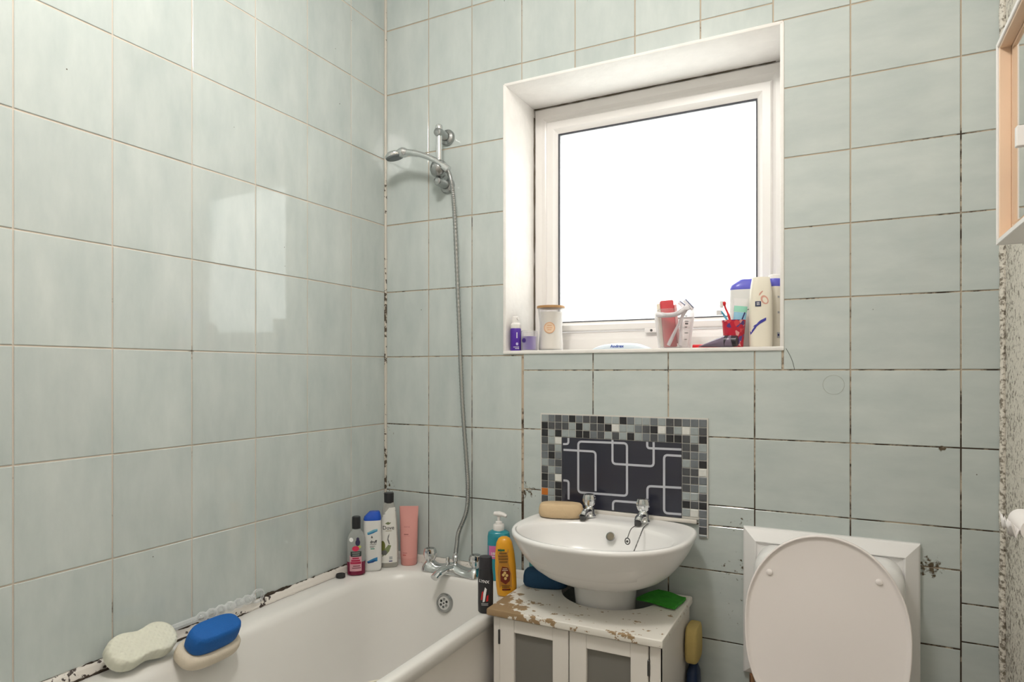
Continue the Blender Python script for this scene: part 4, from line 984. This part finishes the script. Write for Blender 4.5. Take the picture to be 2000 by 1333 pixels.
tag(sp, 'cream bone shaped sponge with waffle texture leaning on the tiles at the bath rim', 'sponge')
# blue and cream two-layer sponge
t = thing('two_layer_sponge', 'sponge with a blue top layer on a cream base on the bath rim', 'sponge', (.117, -.876, BZ-.013), rot=(math.radians(28), 0, math.radians(90)))
def stad(a, b, h0, h1, n=3.4): return [(h0, a*.93, b*.88), (h0+(h1-h0)*.12, a*.985, b*.97), (h0+(h1-h0)*.4, a, b), (h0+(h1-h0)*.75, a*.985, b*.97), (h0+(h1-h0)*.95, a*.94, b*.9), (h1, a*.86, b*.78)]
loft('cream_layer', stad(.084, .046, 0, .034), mat('ivory_foam', (.70, .62, .50), .85, noise=.05, nscale=60, bump=.3, bscale=220), t, 3.0, 48, sharp=None)
loft('blue_layer', stad(.070, .034, .034, .086), mat('blue_foam', (.006, .11, .40), .7, noise=.08, nscale=60, bump=.3, bscale=220), t, 3.0, 48, sharp=None)
# clear plastic wand lying along the sealing strip
wp = []; wr = []
for i in range(61):
    u = i/60; y = -1.0+.36*u
    wp.append((.0165, y, .6445)); wr.append(.0095 if u < .5 else .0135+.0028*math.sin((u-.5)*75))
t = thing('plastic_wand', 'clear plastic wand with a wavy grip lying along the sealing strip', 'wand', (.0165, -.82, .6445))
cm = clear_material('clear_wand_plastic', (.85, .87, .88), .8, .03)
sweep('wand_rod', [Vector(p)-t.location for p in wp], wr, cm, t, 16, .9)
sweep('wand_ring', [Vector((.0165, -.624+.020*math.cos(k*PI/14), .6445+.017*math.sin(k*PI/14)))-t.location for k in range(29)], .0042, cm, t, 10)
# cream jug standing in the bath
q = at(745, 1330, z=.45)
t = thing('plastic_jug', 'cream plastic jug standing in the bottom of the bath', 'jug', (.447, -.597, .191))
jm = plain('cream_jug_plastic', (.78, .74, .62), .4)
lathe('jug_body', [(.048, 0), (.052, .004), (.060, .19), (.064, .245), (.067, .249), (.067, .254), (.064, .257), (.060, .255), (.057, .2), (.048, .012), (.01, .008)], jm, t, 40)
sweep('jug_handle', catmull([(.056, 0, .215), (.085, 0, .222), (.1, 0, .19), (.098, 0, .12), (.078, 0, .07), (.05, 0, .06)], 5), .007, jm, t, 10)

# ------------------------------------------------------------------ things on the window sill
SF = math.radians(22)
def sx(px, y): return at(px, 680, y=y).x
violet = plain('violet_plastic', (.085, .025, .34), .3)
t = thing('foam_bottle', 'small violet bottle with a white pump cap on the sill corner', 'bottle', (.545, .028, SZ), math.radians(26))
st = [(0, .0165, .0165), (.003, .019, .019), (.075, .019, .019), (.079, .0175, .0175)]
loft('bottle_body', st, violet, t, 2); f = surf(st, 2)
lathe('pump_cap', [(.0175, .078), (.0185, .080), (.018, .092), (.0125, .098), (.0115, .118), (.009, .121)], M['whiteplastic'], t, 28)
sweep('nozzle', [(0, 0, .112), (.010, -.010, .113)], .006, M['whiteplastic'], t, 12)
patch('print_line', f, .003, .006, .044, .064, whitetx, t, off=.0008); shape('flower_print', f, ell(.005, .024, .004, .005), plain('lilac_print', (.55, .5, .75), .5), t)
for z, w in ((.013, .02), (.008, .014)): patch('print_line', f, .012-w, .012, z-.0009, z+.0009, whitetx, t, off=.0008)
t = thing('purple_candle', 'short purple candle in a glass tumbler on the window sill', 'candle', (.586, .052, SZ), math.radians(22))
gl = clear_material('clear_glass_jar', (.9, .89, .9), .93, .03)
lathe('wax', [(.026, .004), (.0265, .006), (.0265, .050), (.02, .051)], plain('purple_wax', (.20, .12, .48), .35), t, 32)
V, F = rings_vf([[(r*math.cos(2*PI*i/36), r*math.sin(2*PI*i/36), z) for i in range(36)] for r, z in ((.02, 0), (.029, .001), (.030, .004), (.030, .069), (.0285, .070), (.0275, .068), (.0272, .005), (.02, .0035))])
obj('glass', V, F, gl, t, True, 50)
f = surf([(0, .0305, .0305), (.08, .0305, .0305)], 2)
shape('round_badge', f, ell(-.017, .036, .007, .008), plain('deep_violet_print', (.05, .02, .2), .4), t)
# big candle jar
t = thing('candle_jar', 'tall cream candle jar with a wooden lid on the window sill', 'candle', (.645, .105, SZ), math.radians(22))
wax = plain('cream_wax', (.90, .86, .78), .35)
jp = [(.038, 0), (.043, .003), (.0435, .02), (.0405, .06), (.0395, .085), (.042, .115), (.0465, .150)]
lathe('wax', [(.037, .004), (.0425, .008), (.0425, .02), (.0395, .06), (.0385, .085), (.041, .115), (.0435, .136), (.03, .1365)], wax, t, 40)
V, F = rings_vf([[(r*math.cos(2*PI*i/40), r*math.sin(2*PI*i/40), z) for i in range(40)] for r, z in jp+[(.0450, .150), (.0415, .115), (.039, .085), (.040, .06), (.043, .02), (.0425, .005), (.037, .0035)]])
obj('glass', V, F, gl, t, True, 60)
lathe('wooden_lid', [(.044, .150), (.049, .1505), (.0495, .156), (.0485, .1585), (.03, .159)], M['wood'], t, 40)
f = surf([(0, .044, .044), (.02, .044, .044), (.06, .041, .041), (.085, .040, .040), (.115, .0425, .0425), (.15, .047, .047)], 2)
shape('round_label', f, ell(-.004, .080, .0195, .0195, 28), plain('peach_label', (.66, .36, .20), .5), t, off=.0008, rings=5)
shape('label_centre', f, ell(-.004, .080, .0165, .0165, 28), plain('pale_peach_label', (.75, .56, .40), .5), t, off=.0012, rings=5)
for z, w in ((.088, .016), (.080, .020), (.073, .014)): patch('print_line', f, -.004-w/2, -.004+w/2, z-.0013, z+.0013, M['peach_label'], t, off=.0016)
# wipes pack
q0, q1 = sx(1162, .05), sx(1268, .05)
t = thing('wipes_pack', 'flat white and blue packet of wipes lying on the window sill', 'packet', ((q0+q1)/2, .06, SZ))
hl = (q1-q0)/2; R = []
for i in range(21):
    u = -1+2*i/20; h = .011*(1-abs(u)**3.5)+.0008; w = .045
    R.append([(u*hl, -w, h*.25), (u*hl, -w*.97, h*.9), (u*hl, -w*.7, h*1.55), (u*hl, 0, h*1.8), (u*hl, w*.7, h*1.55), (u*hl, w, h*.6), (u*hl, w*.95, 0), (u*hl, -w*.95, 0)])
V, F = rings_vf(R); obj('packet_body', V, F, plain('pale_blue_film', (.70, .78, .86), .3), t, True, 50)
ff = lambda u, z, off: Vector((u, -.0455-off, z))
text('brand_text', ff, 'Andrex', -.004, .0095, .0125, plain('royal_blue_print', (.05, .10, .42), .5), t, bold=.03, sx=1.15)
# clear jug with pink toothbrush box and razors
cxx = sx(1317, .07)
t = thing('measuring_cup', 'clear plastic measuring cup on the window sill holding grooming things', 'cup', (cxx, .07, SZ), math.radians(20))
cupm = clear_material('clear_cup_plastic', (.9, .88, .88), .92, .04)
V, F = rings_vf([[(r*math.cos(2*PI*i/44), .85*r*math.sin(2*PI*i/44), z) for i in range(44)] for r, z in ((.044, 0), (.049, .002), (.064, .120), (.066, .121), (.066, .124), (.063, .124), (.0475, .005), (.043, .004))])
obj('cup_wall', V, F, cupm, t, True, 50)
f = surf([(0, .0495, .0421), (.12, .0645, .0548)], 2)
for k, z in enumerate((.028, .048, .066, .084, .100)): patch('measure_mark', f, .026, .026+(.012 if k % 2 else .008), z-.0012, z+.0012, greytx, t, 4, 1, off=.0007)
patch('measure_mark', f, .027, .037, .074, .079, greytx, t, 4, 1, off=.0007)
C0 = Vector((cxx, .07, SZ))
pinkp = plain('coral_plastic', (.74, .10, .12), .35, trl=.3); pinkl = plain('pale_coral_plastic', (.78, .36, .36), .4)
t = thing('nail_brush', 'coral pink brush block standing in the clear cup', 'brush', C0+Vector((-.012, .004, .005)), rot=(0, math.radians(-5), math.radians(20)))
box('block', (-.022, -.012, 0), (.020, .014, .150), pinkp, t, .005, 3)
box('bristle_pad', (-.032, -.012, .004), (-.0225, .014, .142), plain('cream_bristles', (.78, .70, .58), .8), t, .003, 2)
box('grip', (.0205, -.010, .01), (.029, .012, .135), pinkl, t, .004, 2)
razor_w = plain('white_razor_plastic', (.82, .79, .82), .35); blade = plain('blue_grey_blade', (.20, .22, .36), .3)
def razor(label, base, tip, head_rot):
    o = thing('razor', label, 'razor', base, group='razors in the clear cup')
    b, e_ = Vector((0, 0, 0)), Vector(tip)-Vector(base)
    mid = b.lerp(e_, .5)+Vector((0, -.004, 0))
    sweep('handle', catmull([b, mid, e_], 8), [.0085, .0092, .0095, .009, .0085, .008, .007, .0065, .006, .006, .0065, .007, .008, .0095, .011, .0125, .0125], razor_w, o, 12, .6)
    mm = Matrix.Translation(e_) @ Matrix.Rotation(head_rot, 4, 'Y')
    V, F = box_vf((-.020, -.006, -.004), (.020, .006, .006), .002, 2); obj('head', [mm @ v for v in V], F, razor_w, o, True)
    V, F = box_vf((-.019, -.0075, .0065), (.019, .0065, .009), .0006, 1); obj('blade', [mm @ v for v in V], F, blade, o, True)
razor('white razor leaning out of the clear cup to the bottles', C0+Vector((-.012, -.028, .010)), C0+Vector((.046, -.014, .135)), math.radians(48))
razor('white razor leaning back against the pane in the clear cup', C0+Vector((.022, -.016, .008)), C0+Vector((.022, .026, .136)), math.radians(38))
o = thing('razor', 'white razor lying across the mouth of the clear cup', 'razor', C0+Vector((-.045, -.040, .108)), group='razors in the clear cup')
sweep('handle', catmull([(0, 0, 0), (.03, -.002, -.004), (.06, .002, -.001), (.085, .006, .014)], 6), [.011]*5+[.010]*8+[.011]*6, razor_w, o, 12, .75)
V, F = box_vf((.080, -.004, .010), (.100, .014, .022), .002, 2); obj('head', V, F, razor_w, o, True)
# red printed cup with toothbrushes and toothpaste
rx = sx(1433, .045)
t = thing('toothbrush_cup', 'red and blue printed plastic cup on the sill holding toothbrushes', 'cup', (rx, .045, SZ), math.radians(15))
m = bpy.data.materials.new('red_cup_print'); m.use_nodes = True; n, l = nodes(m); b = n['Principled BSDF']
tc = n.new('ShaderNodeTexCoord'); vo = n.new('ShaderNodeTexVoronoi'); vo.inputs['Scale'].default_value = 85; l.new(tc.outputs['Object'], vo.inputs['Vector'])
rr = n.new('ShaderNodeValToRGB'); rr.color_ramp.interpolation = 'CONSTANT'
els = rr.color_ramp.elements; els[0].color = (.55, .015, .04, 1); els[1].position = .42; els[1].color = (.70, .06, .08, 1)
for p, c in ((.6, (.78, .34, .34, 1)), (.72, (.10, .05, .22, 1)), (.86, (.55, .02, .05, 1))): q_ = els.new(p); q_.color = c
sp_ = n.new('ShaderNodeSeparateColor'); l.new(vo.outputs['Color'], sp_.inputs[0]); l.new(sp_.outputs[0], rr.inputs[0]); l.new(rr.outputs[0], b.inputs['Base Color']); b.inputs['Roughness'].default_value = .25
V, F = rings_vf([[(r*math.cos(2*PI*i/36), r*math.sin(2*PI*i/36), z) for i in range(36)] for r, z in ((.024, 0), (.027, .001), (.034, .080), (.0345, .082), (.033, .082), (.0255, .003), (.02, .002))])
obj('cup_wall', V, F, m, t, True, 50)
C1 = Vector((rx, .045, SZ))
t = thing('toothbrush', 'red toothbrush with its head up in the printed cup', 'toothbrush', C1+Vector((.004, -.006, .004)))
redp = plain('red_brush_plastic', (.66, .02, .03), .3)
sweep('brush_handle', catmull([(0, 0, 0), (-.010, 0, .05), (-.017, .001, .09), (-.028, .002, .118), (-.031, .002, .136)], 6), [.0045]*8+[.005]*6+[.0042]*6+[.006, .0072, .0075, .006, .003], redp, t, 10, .7)
box('bristles', (-.043, -.003, .118), (-.034, .007, .137), whitetx, t, .001, 1)
t = thing('toothbrush', 'white and blue toothbrush leaning to the pane in the printed cup', 'toothbrush', C1+Vector((.006, .008, .004)))
sweep('brush_handle', catmull([(0, 0, 0), (-.018, .006, .06), (-.036, .012, .095), (-.048, .015, .110)], 6), [.0042]*10+[.0045]*6+[.005, .004, .002], plain('blue_brush_plastic', (.10, .40, .60), .3), t, 10, .7)
box('bristles', (-.060, .010, .098), (-.044, .020, .112), whitetx, t, .001, 1)
t = thing('toothpaste_tube', 'white and mint green toothpaste tube standing in the printed cup', 'tube', C1+Vector((.006, .004, .003)), rot=(0, math.radians(6), math.radians(12)))
st = [(0, .011, .011), (.015, .0115, .0115), (.02, .017, .015), (.09, .020, .010), (.135, .0215, .0025), (.145, .0215, .0015)]
loft('tube_body', st, plain('white_tube', (.80, .79, .79), .35), t, 2.2); f = surf(st, 2.2)
patch('mint_band', f, -.018, .020, .104, .122, plain('mint_print', (.30, .66, .52), .4), t); patch('blue_band', f, -.017, .019, .080, .103, plain('sky_print', (.28, .56, .74), .4), t)
shape('navy_mark', f, [(.006, .082), (.010, .082), (.016, .104), (.012, .104)], M['navy_print'], t, off=.001)
# dark tube lying down, red strip under it
t = thing('cream_tube', 'dark plum squeeze tube lying on its side on the window sill', 'tube', (sx(1440, .012)-.012, .012, SZ+.0185), rot=(0, 0, math.radians(-6)))
plum = plain('plum_tube_plastic', (.20, .155, .22), .22)
R = []
for u, rw, rh in ((0, .016, .016), (.004, .0175, .0175), (.03, .0175, .0172), (.032, .0165, .016), (.06, .0175, .0105), (.088, .019, .0035), (.098, .019, .0012)):
    R.append([(-u, rw*math.cos(2*PI*i/30), rh*math.sin(2*PI*i/30)-(.0178-rh)*.9) for i in range(30)])
V, F = rings_vf(R); tb = obj('tube_body', V, F, plum, t, True, 60)
V, F = rings_vf([[(-u+.001, r*math.cos(2*PI*i/30), r*math.sin(2*PI*i/30)) for i in range(30)] for u, r in ((-.012, .0135), (-.011, .0160), (.0, .0165), (.024, .0178))]); obj('tube_cap', V, F, plain('black_plum_cap', (.03, .025, .035), .3), t, True, 50)
t = tag(box('hair_comb', (0, 0, 0), (.085, .018, .013), redp, None, .003, 2), 'flat red plastic comb lying beside the dark tube on the sill', 'comb')
t.location = (sx(1352, .075), .075, SZ); t.rotation_euler = (0, 0, math.radians(4))
# three bottles in the right corner of the sill
t, f = white_shampoo('white shampoo bottle with a violet-blue cap behind the printed cup', (sx(1456, .135), .135, SZ), math.radians(8), .048, .026, .182, .032, None, plain('violet_blue_cap', (.14, .14, .62), .25))
shape('squiggle_print', f, [(-.012, .117), (-.004, .121), (.004, .118), (.014, .122), (.014, .120), (.004, .1155), (-.004, .1185)], greytx, t)
t = thing('lotion_bottle', 'cream lotion bottle with a coral swirl and blue stripe on the sill', 'bottle', (sx(1486, .05), .05, SZ), math.radians(12))
creamb = plain('cream_bottle_plastic', (.84, .79, .67), .3)
st = [(0, .029, .021), (.004, .032, .024), (.03, .0328, .0245), (.12, .0328, .0245), (.165, .0305, .023), (.186, .028, .021), (.2, .0255, .019), (.206, .024, .0175)]
loft('bottle_body', st, creamb, t, 2.6); f = surf(st, 2.6)
shape('swirl_print', f, ell(.008, .138, .010, .014, 24, .5), plain('coral_print', (.70, .38, .30), .4), t, off=.0006)
shape('swirl_print', f, ell(.009, .137, .006, .009, 24, .5), creamb, t, off=.0011)
shape('swirl_print', f, [(-.008, .150), (-.004, .153), (.004, .163), (.002, .165), (-.006, .158)], M['coral_print'], t)
patch('navy_badge', f, -.018, -.002, .119, .134, plain('ink_print', (.03, .04, .10), .4), t, off=.0012); text('print_text', f, 'SS', -.010, .1265, .0115, whitetx, t, off=.0018, bold=.02, sx=.8)
shape('blue_stripe', f, [(-.030, .036), (-.018, .056), (.000, .072), (.012, .078), (.012, .086), (-.004, .078), (-.022, .062), (-.031, .046)], plain('indigo_print', (.05, .05, .36), .4), t)
t = thing('shampoo_bottle', 'cream shampoo bottle with a blue cap in the right corner of the sill', 'bottle', (sx(1519, .10)-.004, .10, SZ), math.radians(40))
st = [(0, .024, .018), (.004, .027, .020), (.03, .0275, .0205), (.17, .0275, .0205), (.182, .026, .0195)]
loft('bottle_body', st, creamb, t, 2.8); f = surf(st, 2.8)
loft('cap', [(.182, .0255, .019), (.184, .0265, .0198), (.203, .0255, .019), (.2055, .0245, .018)], M['violet_blue_cap'], t, 2.8)
loft('cap_top', [(.2055, .023, .017), (.216, .022, .0165), (.2185, .019, .014)], M['whiteplastic'], t, 2.8)
for z in (.150, .104): patch('small_print', f, -.010, -.004, z-.003, z+.003, M['pale_grey_print'], t, 3, 3, off=.0008)
patch('small_print', f, -.012, -.003, .028, .045, M['pale_grey_print'], t, 3, 3, off=.0008); patch('small_print', f, -.010, -.005, .034, .040, M['navy_print'], t, 3, 3, off=.0012)
